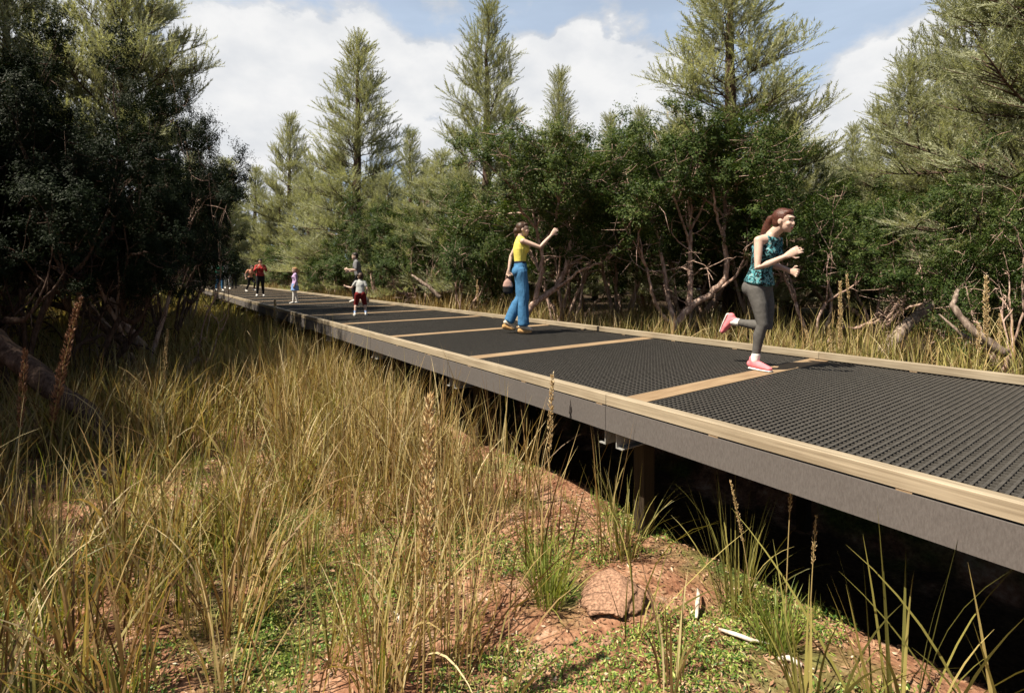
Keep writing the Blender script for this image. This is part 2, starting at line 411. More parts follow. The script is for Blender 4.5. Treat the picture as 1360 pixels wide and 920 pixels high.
vs = SC.view_settings; vs.view_transform = 'Standard'; vs.look = 'None'; vs.gamma = 1.0; vs.exposure = 0.98; vs.use_curve_mapping = False
cy = SC.cycles
cy.max_bounces = 6; cy.diffuse_bounces = 1; cy.glossy_bounces = 2; cy.transmission_bounces = 3; cy.transparent_max_bounces = 4
cy.caustics_reflective = False; cy.caustics_refractive = False
cy.use_denoising = True; cy.denoiser = 'OPENIMAGEDENOISE'; cy.denoising_input_passes = 'RGB_ALBEDO_NORMAL'; cy.denoising_prefilter = 'ACCURATE'
cy.use_adaptive_sampling = True; cy.adaptive_threshold = 0.02

# ------------------------------------------------------------------ ground
def build_ground():
    k = 420
    t = np.linspace(-1, 1, k)
    gx = 0.6 + 1.6*np.sinh(6.2*t); gy = 4.0 + 1.6*np.sinh(6.2*t)
    XX, YY = np.meshgrid(gx, gy)
    ZZ = ground_z(XX, YY)
    V = np.stack([XX, YY, ZZ], -1).reshape(-1, 3)
    i = np.arange(k-1)[:, None]; j = np.arange(k-1)[None, :]
    Fq = np.stack([i*k+j, i*k+j+1, (i+1)*k+j+1, (i+1)*k+j], -1).reshape(-1, 4)
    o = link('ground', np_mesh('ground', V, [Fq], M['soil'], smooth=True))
    tag(o, kind='structure')
build_ground()

# ------------------------------------------------------------------ boardwalk
def boardwalk():
    ang = math.atan2(D[1], D[0])
    root = empty('boardwalk', (float(D[0]*2.588+N[0]*N0), float(D[1]*2.588+N[1]*N0), 0), ang)
    tag(root, 'long raised boardwalk with black grating, tan cross boards and timber kerbs', 'boardwalk')
    # local frame: x along the walk (away), y = -n side (towards the near left is +y), so n = -y
    S = 2.37
    wid = N1-N0
    ktop = DECK_Z+0.085; kbot = DECK_Z+0.012
    proto = {}
    def place(name, me, x, y=0, z=0, par=root, rz=0.0):
        o = link(name, me, par); o.location = (x, y, z)
        if rz: o.rotation_euler = (0, 0, rz)
        return o
    # grating panel: origin at start, spans x 0..S-0.2, n 0.005..wid-0.005
    pb = MB(); L = S-0.2
    pb.box((0.002, -(wid-0.02), DECK_Z-0.075), (L-0.002, -0.02, DECK_Z-0.059), 1)  # added pan: stops sun through the grating and blackens its holes
    nb = 54
    for k in range(nb):
        x = (k+0.5)*L/nb
        pb.box((x-0.0065, -(wid-0.02), DECK_Z-0.057), (x+0.0065, -0.02, DECK_Z))
    m = 68
    for k in range(m):
        y = -0.02-(k+0.5)*(wid-0.04)/m
        pb.box((0.003, y-0.0048, DECK_Z-0.055), (L-0.003, y+0.0048, DECK_Z-0.004))
    panel = pb.mesh('grating_panel', [M['grate'], M['pan']])
    cb = MB(); cb.bbox((-0.098, -(wid-0.012), DECK_Z-0.05), (0.098, -0.012, DECK_Z+0.003), 0.004)
    cross = cb.mesh('cross_board', [M['board']])
    kb = MB(); kb.bbox((0.002, -0.075, kbot), (2*S-0.002, 0, ktop), 0.004); kerb = kb.mesh('kerb_rail', [M['kerb']])
    fb = MB(); fb.box((0.002, -0.035, DECK_Z-0.172), (S-0.002, 0.004, DECK_Z)); fas = fb.mesh('fascia_board', [M['fascia']])
    sp = MB(); sp.box((-0.03, -0.07, DECK_Z+0.0), (0.03, -0.0, kbot)); spc = sp.mesh('kerb_spacer', [M['board']])
    bm_ = MB()
    for s in (-1, 1):   # a pair of steel channels, back to back under each cross board
        xs = s*0.055
        bm_.box((xs-0.004, -(wid-0.05), DECK_Z-0.30), (xs+0.004, -0.05, DECK_Z-0.061))
        a, b = (xs+0.004, xs+0.06) if s > 0 else (xs-0.06, xs-0.004)
        bm_.box((a, -(wid-0.05), DECK_Z-0.30), (b, -0.05, DECK_Z-0.293))
    bear = bm_.mesh('bearer', [M['steel']])
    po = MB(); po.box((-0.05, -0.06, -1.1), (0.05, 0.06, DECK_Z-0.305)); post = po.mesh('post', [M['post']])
    i0, i1 = -4, 17
    for i in range(i0, i1):
        x = i*S
        place('cross_board', cross, x)
        place('grating_panel', panel, x+0.1)
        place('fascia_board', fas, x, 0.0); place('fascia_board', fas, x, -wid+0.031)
        place('bearer', bear, x)
        if i % 2 == 0:
            place('kerb_rail', kerb, x); place('kerb_rail', kerb, x, -wid+0.075)
        for yy in (-0.42, -wid+0.42): place('post', post, x, yy)
    xs = i0*S
    k = 0
    while xs + 0.925*k < 34:
        x = xs + 0.925*k + 0.30; k += 1
        place('kerb_spacer', spc, x, -0.003); place('kerb_spacer', spc, x, -wid+0.073)
    # the walk turns to the left beyond the far end
    xe = i1*S
    R2 = R(24)
    piv = Vector((xe+0.02, 0, 0))
    def place2(name, me, x, y=0):
        v = Vector((x, y, 0)); v.rotate(Quaternion((0, 0, 1), R2)); v += piv
        o = link(name, me, root); o.location = v; o.rotation_euler = (0, 0, R2); return o
    for i in range(7):
        place2('grating_panel', panel, i*S+0.1)
        place2('cross_board', cross, i*S)
        place2('fascia_board', fas, i*S, 0.0); place2('fascia_board', fas, i*S, -wid+0.031)
        if i % 2 == 0:
            place2('kerb_rail', kerb, i*S); place2('kerb_rail', kerb, i*S, -wid+0.075)
        place2('post', post, i*S, -0.42); place2('post', post, i*S, -wid+0.42)
    cw = MB()   # the wedge that fills the bend
    q = Vector((-0.1, -wid, 0)); q.rotate(Quaternion((0, 0, 1), R2)); q += piv
    tri = [(xe-0.0, -0.05), (xe+0.1-0.1, -wid+0.05), (q.x, q.y+0.05)]
    V = [(a, b, DECK_Z-0.05) for a, b in tri] + [(a, b, DECK_Z-0.006) for a, b in tri]
    cw.add(V, [(2, 1, 0), (3, 4, 5)]); cw.add(V, [(0, 1, 4, 3), (1, 2, 5, 4), (2, 0, 3, 5)])
    cw.build('corner_panel', [M['grate']], root)
    kk = MB(); kk.bbox((0, -0.075, kbot), (float((Vector((q.x, q.y))-Vector((xe, -wid))).length)+0.02, 0.0, ktop), 0.007)
    o = kk.build('kerb_rail', [M['kerb']], root); o.location = (xe, -wid+0.04, 0); o.rotation_euler = (0, 0, math.atan2(q.y+wid, q.x-xe))
boardwalk()

# ------------------------------------------------------------------ grass blades
def blades(P, h, az, lean, bend, w, segs=5, twist=None, kink=0.0):
    """vectorised arching blades: returns V, F"""
    Nn = len(P); t = np.linspace(0, 1, segs+1)
    th = lean[:, None] + bend[:, None]*t[None, :]**1.4
    ds = h[:, None]/segs
    dx = np.sin(th[:, :-1])*ds; dz = np.cos(th[:, :-1])*ds
    rx = np.concatenate([np.zeros((Nn, 1)), np.cumsum(dx, 1)], 1); rz = np.concatenate([np.zeros((Nn, 1)), np.cumsum(dz, 1)], 1)
    ca, sa = np.cos(az), np.sin(az)
    C = np.stack([P[:, 0, None]+rx*ca[:, None], P[:, 1, None]+rx*sa[:, None], P[:, 2, None]+rz], -1)
    if twist is None: twist = RNG.uniform(-1.0, 1.0, Nn)
    tw = twist[:, None]*(0.5+t[None, :])
    sx = -sa[:, None]*np.cos(tw) + ca[:, None]*np.cos(th)*np.sin(tw)
    sy = ca[:, None]*np.cos(tw) + sa[:, None]*np.cos(th)*np.sin(tw)
    sz = -np.sin(th)*np.sin(tw)
    prof = np.minimum(1.0, 0.55+1.6*t)*(1-t**2.2)*0.5 + 0.02
    ww = (w[:, None]*prof[None, :])[..., None]
    Sd = np.stack([sx, sy, sz], -1)*ww
    V = np.stack([C-Sd, C+Sd], 2).reshape(-1, 3)
    base = (np.arange(Nn)*(segs+1)*2)[:, None]; s = np.arange(segs)[None, :]*2
    F = np.stack([base+s, base+s+1, base+s+3, base+s+2], -1).reshape(-1, 4)
    return V, F

def scatter(ymin, ymax, dens, cond, xpad=1.1):
    """random points in the wedge in front of the camera, kept where cond(X,Y) says so"""
    xm = ymax*1.15+xpad
    n = int(dens*(2*xm)*(ymax-ymin))
    X = RNG.uniform(-xm, xm, n); Y = RNG.uniform(ymin, ymax, n)
    k = (np.abs(X) < Y*1.12+xpad)
    X, Y = X[k], Y[k]
    k = cond(X, Y)
    return X[k], Y[k]

def tufts(X, Y, nb, hmin, hmax, wmin, wmax, spread=0.06, leanmax=0.5, bendmax=1.3, segs=5):
    c = len(X)
    cnt = np.maximum(3, RNG.poisson(nb, c))
    idx = np.repeat(np.arange(c), cnt); n = len(idx)
    az = RNG.uniform(0, 2*np.pi, n); rr = spread*np.sqrt(RNG.uniform(0, 1, n))
    th = RNG.uniform(0.75, 1.2, c)[idx]
    x = X[idx]+rr*np.cos(az); y = Y[idx]+rr*np.sin(az)
    P = np.stack([x, y, ground_z(x, y)-0.015], -1)
    h = RNG.uniform(hmin, hmax, n)*th*(1-0.35*RNG.uniform(0, 1, n)**2)
    az2 = az+RNG.normal(0, 0.7, n)
    lean = np.abs(RNG.normal(0.10, leanmax*0.5, n)); bend = np.abs(RNG.normal(0.25, bendmax*0.5, n))
    w = RNG.uniform(wmin, wmax, n)
    return blades(P, h, az2, lean, bend, w, segs)

def nof(X, Y): return N[0]*X+N[1]*Y
def uof(X, Y): return D[0]*X+D[1]*Y

def sparse(X, Y):
    """the open patch of soil below the boardwalk"""
    return smooth01(X, -0.25, 0.35)*smooth01(4.9-Y, 0, 0.9)

def build_grass():
    Vs, Fs, mi = [], [], []; off = 0
    def add(VF, m):
        nonlocal off
        V, F = VF; Vs.append(V); Fs.append(F+off); mi.append(m); off += len(V)
    clump = lambda X, Y, s=1.1: fbm(X*s, Y*s, 21, 3)
    def near(X, Y):
        n = nof(X, Y)
        p = np.where(clump(X, Y, 1.5) > 0.50, 1.0, 0.22)*(1-0.95*sparse(X, Y))
        p = np.where(Y < 3.4, p*np.where(X < -0.9, 0.85, 0.55), p)
        p = p*np.where(fbm(X*0.9+7, Y*0.9, 77, 2) > 0.57, 0.45, 1.0)
        p = np.where(n > 2.45, p*0.35, p)
        return (n < 2.95) & (RNG.uniform(0, 1, len(X)) < p)
    X, Y = scatter(1.75, 5.2, 40, near)
    k = RNG.uniform(0, 1, len(X)) < 0.72
    add(tufts(X[k], Y[k], 13, 0.35, 0.95, 0.006, 0.015, 0.08, 0.65, 1.3, 6), 0)
    add(tufts(X[~k], Y[~k], 11, 0.35, 0.85, 0.006, 0.015, 0.08, 0.7, 1.5, 6), 1)
    kk = RNG.uniform(0, 1, len(X)) < 0.42
    add(tufts(X[kk], Y[kk], 10, 0.2, 0.6, 0.005, 0.010, 0.08, 0.7, 1.2, 6), 2)
    X, Y = scatter(2.1, 5.0, 13, lambda X, Y: (X > -1.7) & (X < 0.0) & (RNG.uniform(0, 1, len(X)) < 0.9))
    add(tufts(X, Y, 10, 0.7, 1.2, 0.005, 0.010, 0.09, 0.5, 1.1, 7), 0)
    # short weeds and grass shoots in the open soil
    X, Y = scatter(2.0, 6.0, 26, lambda X, Y: (nof(X, Y) < 3.2) & (fbm(X*1.7+3, Y*1.7, 55, 4) > 0.47) & (np.hypot((X-0.62)/0.3, (Y-3.05)/0.22) > 1) & (RNG.uniform(0, 1, len(X)) < 0.75))
    add(tufts(X, Y, 12, 0.05, 0.17, 0.004, 0.008, 0.05, 0.9, 1.0, 4), 2)
    # tall wispy grass that overlaps the edge of the walk
    X, Y = scatter(3.4, 9, 16, lambda X, Y: (nof(X, Y) > 1.5) & (nof(X, Y) < 2.66) & (RNG.uniform(0, 1, len(X)) < 1-0.75*sparse(X, Y)))
    add(tufts(X, Y, 11, 0.75, 1.3, 0.006, 0.012, 0.10, 0.45, 1.0, 7), 0)
    def mid(X, Y):
        n = nof(X, Y)
        p = np.where(clump(X, Y, 0.7) > 0.42, 1.0, 0.45)
        return (n < 2.75) & (RNG.uniform(0, 1, len(X)) < p)
    X, Y = scatter(5.2, 9.5, 25, mid)
    k = RNG.uniform(0, 1, len(X)) < 0.7
    add(tufts(X[k], Y[k], 14, 0.45, 1.0, 0.009, 0.018, 0.09, 0.5, 1.1, 5), 0)
    add(tufts(X[~k], Y[~k], 14, 0.45, 0.95, 0.009, 0.017, 0.09, 0.55, 1.2, 5), 1)
    X, Y = scatter(9.5, 17, 15, mid)
    k = RNG.uniform(0, 1, len(X)) < 0.5
    add(tufts(X[k], Y[k], 15, 0.55, 1.15, 0.014, 0.024, 0.14, 0.45, 1.0, 4), 0)
    add(tufts(X[~k], Y[~k], 15, 0.55, 1.1, 0.014, 0.024, 0.14, 0.45, 1.0, 4), 1)
    X, Y = scatter(17, 40, 3.2, lambda X, Y: (nof(X, Y) < 2.6))
    add(tufts(X, Y, 18, 0.7, 1.25, 0.018, 0.028, 0.25, 0.45, 1.0, 4), 1)
    # the far side of the walk
    def far(X, Y):
        n = nof(X, Y); u = uof(X, Y)
        p = np.where(n < 8.3, 1.0, 0.35)
        return (n > 6.22) & (n < 12.0) & (RNG.uniform(0, 1, len(X)) < p)
    X, Y = scatter(2.5, 15, 15, far)
    k = RNG.uniform(0, 1, len(X)) < 0.45 + 0.3*(Y > 7)
    add(tufts(X[k], Y[k], 17, 0.55, 1.05, 0.009, 0.018, 0.09, 0.45, 1.0, 5), 0)
    add(tufts(X[~k], Y[~k], 17, 0.5, 1.0, 0.009, 0.018, 0.09, 0.5, 1.2, 5), 1)
    X, Y = scatter(15, 45, 3.5, lambda X, Y: (nof(X, Y) > 6.3) & (nof(X, Y) < 10.5))
    add(tufts(X, Y, 20, 0.7, 1.2, 0.016, 0.028, 0.2, 0.4, 0.9, 4), 0)
    o = link('grass', np_mesh('grass', np.concatenate(Vs), Fs, [M['grass'], M['grass_olive'], M['grass_green']], mi))
    tag(o, 'dry golden and olive grass covering the ground on both sides', 'grass', kind='stuff')
    print('grass verts', off)
build_grass()

def leaves_quads(C, Nrm, L, Wd, rng=RNG):
    """diamond leaves: centre C, normals Nrm, length L, width Wd"""
    n = len(C)
    Nrm = Nrm/(np.linalg.norm(Nrm, axis=1, keepdims=True)+1e-9)
    r = rng.normal(size=(n, 3)); a = r-Nrm*np.sum(r*Nrm, 1, keepdims=True); a /= np.linalg.norm(a, axis=1, keepdims=True)+1e-9
    b = np.cross(Nrm, a)
    V = np.stack([C-a*L[:, None]*0.5, C+b*Wd[:, None]*0.5+a*L[:, None]*0.05, C+a*L[:, None]*0.5, C-b*Wd[:, None]*0.5+a*L[:, None]*0.05], 1).reshape(-1, 3)
    return V, np.arange(n*4).reshape(-1, 4)

def build_cover():
    def cond(X, Y):
        n = nof(X, Y)
        m = fbm(X*1.7+3, Y*1.7, 55, 4)
        m = m-0.40*np.exp(-(((X-0.66)/0.42)**2+((Y-3.12)/0.26)**2)**1.5)-0.3*np.exp(-(((X-0.35)/0.5)**2+((Y-4.35)/0.4)**2))-0.3*np.exp(-(((X-1.95)/0.4)**2+((Y-2.55)/0.3)**2))
        m = m+0.12*np.exp(-(((X+1.3)/0.9)**2+((Y-3.0)/0.7)**2))+0.1*np.exp(-(((X+2.6)/0.8)**2+((Y-4.6)/0.9)**2))
        m = m+0.16*np.exp(-(((X-0.95)/0.5)**2+((Y-3.62)/0.16)**2))+0.10*np.exp(-(((X-1.0)/0.4)**2+((Y-2.62)/0.2)**2))
        return (n < 3.35) & (m > 0.44) & (RNG.uniform(0, 1, len(X)) < smooth01(m, 0.44, 0.57))
    X, Y = scatter(1.9, 4.2, 8000, cond, 0.6)
    X2, Y2 = scatter(4.2, 7.5, 2500, cond, 0.6); X = np.concatenate([X, X2]); Y = np.concatenate([Y, Y2])
    n = len(X)
    Z = ground_z(X, Y)+RNG.uniform(0.0, 1.0, n)*(0.01+0.06*smooth01(fbm(X*9, Y*9, 31, 2), 0.4, 0.75))
    nr = RNG.normal(size=(n, 3))*0.65+np.array([-0.2, -0.2, 1.0])
    V, F = leaves_quads(np.stack([X, Y, Z], -1), nr, RNG.uniform(0.014, 0.036, n), RNG.uniform(0.005, 0.011, n))
    o = link('ground_cover', np_mesh('ground_cover', V, [F], M['cover']))
    tag(o, 'low green creeping ground cover in patches on red soil', 'ground cover', kind='stuff')
    print('cover', n)
    X, Y = scatter(1.9, 8, 900, lambda X, Y: (nof(X, Y) < 3.5), 0.6)
    n = len(X); Z = ground_z(X, Y)+RNG.uniform(0.002, 0.014, n)
    nr = RNG.normal(size=(n, 3))*0.45+np.array([0, 0, 1.0])
    V, F = leaves_quads(np.stack([X, Y, Z], -1), nr, RNG.uniform(0.012, 0.05, n), RNG.uniform(0.006, 0.018, n))
    o = link('leaf_litter', np_mesh('leaf_litter', V, [F], M['litter']))
    tag(o, 'dry brown leaf litter and bark flakes lying on the soil', 'leaf litter', kind='stuff')
build_cover()
# ------------------------------------------------------------------ conifers
def spray_template(n=26, L=0.44, nl=0.10, rng=None):
    """a needled twig along +x: needle bases, directions and lengths"""
    t = np.linspace(0.0, 1.0, n); phi = np.arange(n)*2.4+rng.uniform(0, 6)
    base = np.stack([t*L, np.zeros(n), np.zeros(n)], -1)
    op = R(46)*(1-0.45*t)+rng.normal(0, 0.1, n)
    d = np.stack([np.cos(op), np.sin(op)*np.cos(phi), 0.8*np.sin(op)*np.sin(phi)], -1)
    d[:, 2] += 0.14; d /= np.linalg.norm(d, axis=1, keepdims=True)
    return base, d, nl*rng.uniform(0.75, 1.2, n)*(1-0.25*t)

def place_sprays(T, O, Dv, S, rng, nw=0.0165):
    """copy the twig T to every origin O along Dv; each needle is a thin blade turned to the open side of the branch"""
    n = len(O); Dv = Dv/(np.linalg.norm(Dv, axis=1, keepdims=True)+1e-9)
    up = np.tile(np.array([0, 0, 1.0]), (n, 1))+rng.normal(0, 0.25, (n, 3))
    B = np.cross(up, Dv); B /= np.linalg.norm(B, axis=1, keepdims=True)+1e-9
    C = np.cross(Dv, B)
    base, d, ll = T
    def tr(v): return v[None, :, 0, None]*Dv[:, None]+v[None, :, 1, None]*B[:, None]+v[None, :, 2, None]*C[:, None]
    S3 = S[:, None, None]
    P = O[:, None]+S3*tr(base); d = tr(d)
    out = O*np.array([1, 1, 0]); out /= np.linalg.norm(out, axis=1, keepdims=True)+0.2
    tgt = (C*0.75+out*0.55+rng.normal(0, 0.22, (n, 3)))[:, None]+rng.normal(0, 0.28, d.shape)
    s = np.cross(d, tgt); s /= np.linalg.norm(s, axis=2, keepdims=True)+1e-9
    w = S3*nw*0.5
    return np.stack([P-s*w, P+s*w, P+d*ll[None, :, None]*S3], 2).reshape(-1, 3)

def conifer_meshes(seed, H, Rm, nb, clear=0.05, subf=1.0, sprayn=24, top_open=0.0, shape=1.15):
    rng = np.random.default_rng(seed)
    tb = MB()
    kz = 14
    zz = np.linspace(0, 1, kz)
    wob = np.cumsum(rng.normal(0, 0.035, (kz, 2)), 0)*0.8; wob[0] = 0
    pts = np.stack([wob[:, 0], wob[:, 1], zz*H], -1)
    r0 = 0.017*H+0.015
    tb.tube(pts, [r0*(1-z)**0.8+0.006 for z in zz], 9)
    O, Dv, Sc = [], [], []
    for i in range(nb):
        q = (i+rng.uniform(0.2, 0.8))/nb
        z = clear+(0.985-clear)*q**0.92
        az = i*2.39996+rng.normal(0, 0.35)
        L = Rm*(1-z**shape)*rng.uniform(0.68, 1.12)+0.16
        if rng.uniform() < 0.07: L *= 0.55
        el0 = R(8)+R(48)*z+rng.normal(0, 0.12)
        base = np.array([np.interp(z, zz, pts[:, 0]), np.interp(z, zz, pts[:, 1]), z*H])
        m = 7; p = [base]; el = el0; a = az
        for s in range(m):
            el += (R(5)*(s-2.2)/2.5)*(1-0.3*z)-0.03+rng.normal(0, 0.05); a += rng.normal(0, 0.08)
            p.append(p[-1]+L/m*np.array([math.cos(el)*math.cos(a), math.cos(el)*math.sin(a), math.sin(el)]))
        p = np.array(p)
        rb = max(0.008, 0.011*L+0.004)
        tb.tube(p, [rb*(1-0.85*s/m) for s in range(m+1)], 5)
        t0 = 0.22 if L > 0.8 else 0.05
        ns = max(4, int(subf*(5+9*L)))
        for k in range(ns):
            t = t0+(1-t0)*(k+rng.uniform(0, 1))/ns
            f = t*m; i0 = min(m-1, int(f)); pos = p[i0]+(p[i0+1]-p[i0])*(f-i0)
            d = p[i0+1]-p[i0]; d /= np.linalg.norm(d)
            sd = np.cross(d, [0, 0, 1.0]); sd /= np.linalg.norm(sd)+1e-9
            ph = rng.choice([0, np.pi])+rng.normal(0, 0.55)
            if rng.uniform() < 0.25: ph = rng.uniform(0.3, 2.8)
            upv = np.cross(sd, d)
            side = sd*math.cos(ph)+upv*abs(math.sin(ph))
            opn = R(rng.uniform(38, 62))
            sdv = d*math.cos(opn)+side*math.sin(opn); sdv[2] += 0.12
            sdv /= np.linalg.norm(sdv)
            sl = (0.16+0.36*L*(1-t)**0.8)*rng.uniform(0.7, 1.2)
            if sl > 0.35:
                e = pos+sdv*sl+np.array([0, 0, 0.06*sl])
                tb.tube([pos, (pos+e)/2, e], [rb*0.4, rb*0.28, 0.003], 4)
            q2 = max(1, int(round(sl/0.135)))
            for w in range(q2):
                tt = (w+0.6)/q2
                o = pos+sdv*sl*tt*0.85
                dd = sdv+rng.normal(0, 0.26, 3); dd[2] += 0.14
                O.append(o); Dv.append(dd); Sc.append(rng.uniform(0.75, 1.2))
        O.append(p[-1]-0.5*(p[-1]-p[-2])); Dv.append(p[-1]-p[-2]); Sc.append(1.1)
    for k in range(10):
        O.append(np.array([pts[-1, 0], pts[-1, 1], H-0.45+0.05*k])); Dv.append(rng.normal(0, 0.35, 3)+np.array([0, 0, 1.0])); Sc.append(1.0)
    O, Dv, Sc = np.array(O), np.array(Dv), np.array(Sc)
    Vs = []
    grp = rng.integers(0, 4, len(O))
    for g in range(4):
        T = spray_template(sprayn, rng=rng); k = grp == g
        Vs.append(place_sprays(T, O[k], Dv[k], Sc[k], rng))
    V = np.concatenate(Vs)
    print('conifer', len(O), 'sprays', len(V)//3, 'tris')
    return tb.mesh('conifer_trunk', [M['bark_dark']], True), np_mesh('conifer_crown', V, [np.arange(len(V)).reshape(-1, 3)], M['needle'])

CON = {'open': (conifer_meshes(1, 10, 2.05, 100, 0.04, 1.12, 24, shape=1.7), 10, 2.05),
       'slim': (conifer_meshes(2, 10, 1.75, 96, 0.03, 1.15, 24, shape=1.35), 10, 1.75),
       'full': (conifer_meshes(3, 10, 2.7, 95, 0.03, 1.05, 24, shape=1.7), 10, 2.7),
       'wide': (conifer_meshes(4, 10, 3.1, 110, 0.05, 1.0, 24, shape=2.2), 10, 3.1),
       'high': (conifer_meshes(6, 10, 3.1, 80, 0.42, 1.0, 24, shape=2.2), 10, 3.1),
       'small': (conifer_meshes(5, 6, 1.6, 80, 0.02, 1.0, 22, shape=1.5), 6, 1.6)}

def conifer(kind, X, Y, top, width, rz, label, group=None, sink=0.15):
    (tm, cm), H, Rm = CON[kind]
    z0 = float(ground_z(X, Y))-sink
    sz = (top-z0)/H; sx = width/(2*Rm)
    root = empty('conifer_tree', (X, Y, z0), rz); root.scale = (sx, sx, sz)
    tag(root, label, 'conifer tree', group)
    link('trunk', tm, root); link('crown', cm, root)
    return root

def clear_of_walk(X, Y, r):
    """nothing grows through the boardwalk"""
    n = N[0]*X+N[1]*Y; u = D[0]*X+D[1]*Y
    if u > 45: return X, Y
    if n > 3.5:                     # stand farther off, seen in the same direction
        k = 6.5/max(n-0.8*r, 0.1)
        k = min(max(1.0, k), max(1.0, 58/Y))
        return X*k, Y*k
    d = -max(0.0, n+0.62*r-2.5)
    return X+N[0]*d, Y+N[1]*d

def con_px(kind, x, ytop, Y, wpx, rz, label, group=None):
    X, Y2 = clear_of_walk((x-680)*Y/F_PX, Y, wpx*1.22*Y/F_PX*0.5)
    Y = max(Y, Y2)
    return conifer(kind, X, Y2, CAM_Z-(ytop-HORIZ)*Y/F_PX, wpx*1.22*Y/F_PX, rz, label, group)

# ------------------------------------------------------------------ shrubs
def shrub_meshes(seed, H, Rm, stems, leaf_per=230, bark='bark', leafm='leaf', fork=0.0, low=0.25, ls=(0.05, 0.085), paths=None):
    rng = np.random.default_rng(seed)
    tb = MB(); ends = []
    def grow(p, d, L, r, lev):
        m = 6; pts = [p]; rr = [r]
        r1 = r*0.62 if lev > 0 else r*0.66
        for s in range(m):
            d = d+rng.normal(0, 0.2, 3)+np.array([0, 0, 0.05 if lev < 2 else 0.02])
            d /= np.linalg.norm(d)
            p = p+d*L/m; pts.append(p); rr.append(r+(r1-r)*(s+1)/m*(1.0 if lev < 4 else 1.0))
            if lev >= 1 and rng.uniform() < 0.19 and r < 0.04:    # a bare dead twig
                e = rng.normal(0, 1, 3); e[2] *= 0.4; e /= np.linalg.norm(e); tl = rng.uniform(0.2, 0.6)
                e2 = e+rng.normal(0, 0.4, 3)
                tb.tube([p, p+e*tl*0.5, p+e*tl*0.5+e2*tl*0.5], [max(0.006, r*0.38), 0.006, 0.002], 4)
        tb.tube(pts, rr, 8 if r > 0.03 else (6 if r > 0.015 else 4))
        if lev >= 4 or r1 < 0.006 or L < 0.2:
            ends.append((p, d)); return
        nch = 2 if rng.uniform() < 0.55 else 3
        if lev >= 2: ends.append((p, d))
        for c in range(nch):
            ax = rng.normal(0, 1, 3); ax -= d*np.dot(ax, d); ax /= np.linalg.norm(ax)
            an = R(rng.uniform(20, 48))
            nd = d*math.cos(an)+ax*math.sin(an)
            out = np.array([p[0], p[1], 0]); out /= (np.linalg.norm(out)+0.3)
            nd = nd+out*0.15+np.array([0, 0, 0.12]); nd /= np.linalg.norm(nd)
            grow(p, nd, L*rng.uniform(0.62, 0.86), r1*rng.uniform(0.68, 0.9), lev+1)
        if lev in (1, 2) and rng.uniform() < 0.6:
            j = rng.integers(2, 5); ax = rng.normal(0, 1, 3); ax[2] *= 0.4
            grow(pts[j], ax/np.linalg.norm(ax), L*0.5, rr[j]*0.45, 3)
    a0 = rng.uniform(0, 6.28)
    for (pp, ra, rb, nsub) in (paths or []):
        pp = np.array(pp, float); tt = np.linspace(0, 1, len(pp)); q = np.linspace(0, 1, len(pp)*4)
        sm = np.stack([np.interp(q, tt, pp[:, i]) for i in range(3)], -1)
        sm[1:-1] = (sm[:-2]+sm[1:-1]*2+sm[2:])/4; sm[2:-2] += rng.normal(0, 0.012, (len(sm)-4, 3))
        tb.tube(sm, list(ra+(rb-ra)*q), 10)
        d = sm[-1]-sm[-4]; d /= np.linalg.norm(d)
        for k in range(nsub):
            ax = rng.normal(0, 1, 3); ax -= d*np.dot(ax, d); ax /= np.linalg.norm(ax)
            nd = d*0.8+ax*0.55+np.array([0, 0, 0.25]); nd /= np.linalg.norm(nd)
            grow(sm[-1], nd, rng.uniform(0.7, 1.0), rb*0.85, 2)
        for k in range(3):
            j = rng.integers(len(sm)//3, len(sm)-1); ax = rng.normal(0, 1, 3); ax[2] = abs(ax[2])*0.6
            grow(sm[j], ax/np.linalg.norm(ax), rng.uniform(0.4, 0.7), rb*0.45, 3)
    for s in range(stems):
        az = a0+s*2*np.pi/stems+rng.normal(0, 0.3)
        el = R(rng.uniform(36, 72))
        d = np.array([math.cos(el)*math.cos(az), math.cos(el)*math.sin(az), math.sin(el)])
        grow(np.array([0.06*math.cos(az), 0.06*math.sin(az), 0.0]), d, H*rng.uniform(0.24, 0.34), rng.uniform(0.045, 0.075)*H/4.5, 0)
    P = np.array([e[0] for e in ends])
    # bring the branch ends to the wanted size of the crown
    zt = np.percentile(P[:, 2], 97); rt = np.percentile(np.hypot(P[:, 0], P[:, 1]), 94)
    sc = np.array([Rm*0.86/rt, Rm*0.86/rt, (H-0.25)/zt]) if not paths else np.ones(3)
    tv = [v*sc for v in tb.V]; tb.V = tv
    P = P*sc
    keep = P[:, 2] > H*low
    P = P[keep]
    n = len(P)*leaf_per
    idx = np.repeat(np.arange(len(P)), leaf_per)
    # leafy shoots: short twigs through each clump, leaves along them
    sh = 12
    sd = rng.normal(size=(len(P)*sh, 3)); sd /= np.linalg.norm(sd, axis=1, keepdims=True); sd[:, 2] = sd[:, 2]*0.75+0.2
    si = np.repeat(np.arange(len(P)), sh)
    sl = rng.uniform(0.22, 0.5, len(P)*sh)*(0.75+0.5*rng.uniform(0, 1, len(P))[si])
    kk = rng.integers(0, sh, n)+idx*sh
    t = rng.uniform(0.15, 1.0, n)
    C = P[idx]+sd[kk]*(sl[kk]*t)[:, None]+rng.normal(0, 0.035, (n, 3))
    oc = C-P[idx]; oc /= np.linalg.norm(oc, axis=1, keepdims=True)+.05
    ou = C*np.array([1, 1, 0]); ou /= np.linalg.norm(ou, axis=1, keepdims=True)+.3
    nr = rng.normal(size=(n, 3))*0.42+oc*0.7+ou*0.45+np.array([0, 0, 0.65])
    V, F = leaves_quads(C, nr, rng.uniform(*ls, n), rng.uniform(0.018, 0.030, n)*ls[1]/0.085, rng)
    print('shrub', len(P), 'ends', n, 'leaves')
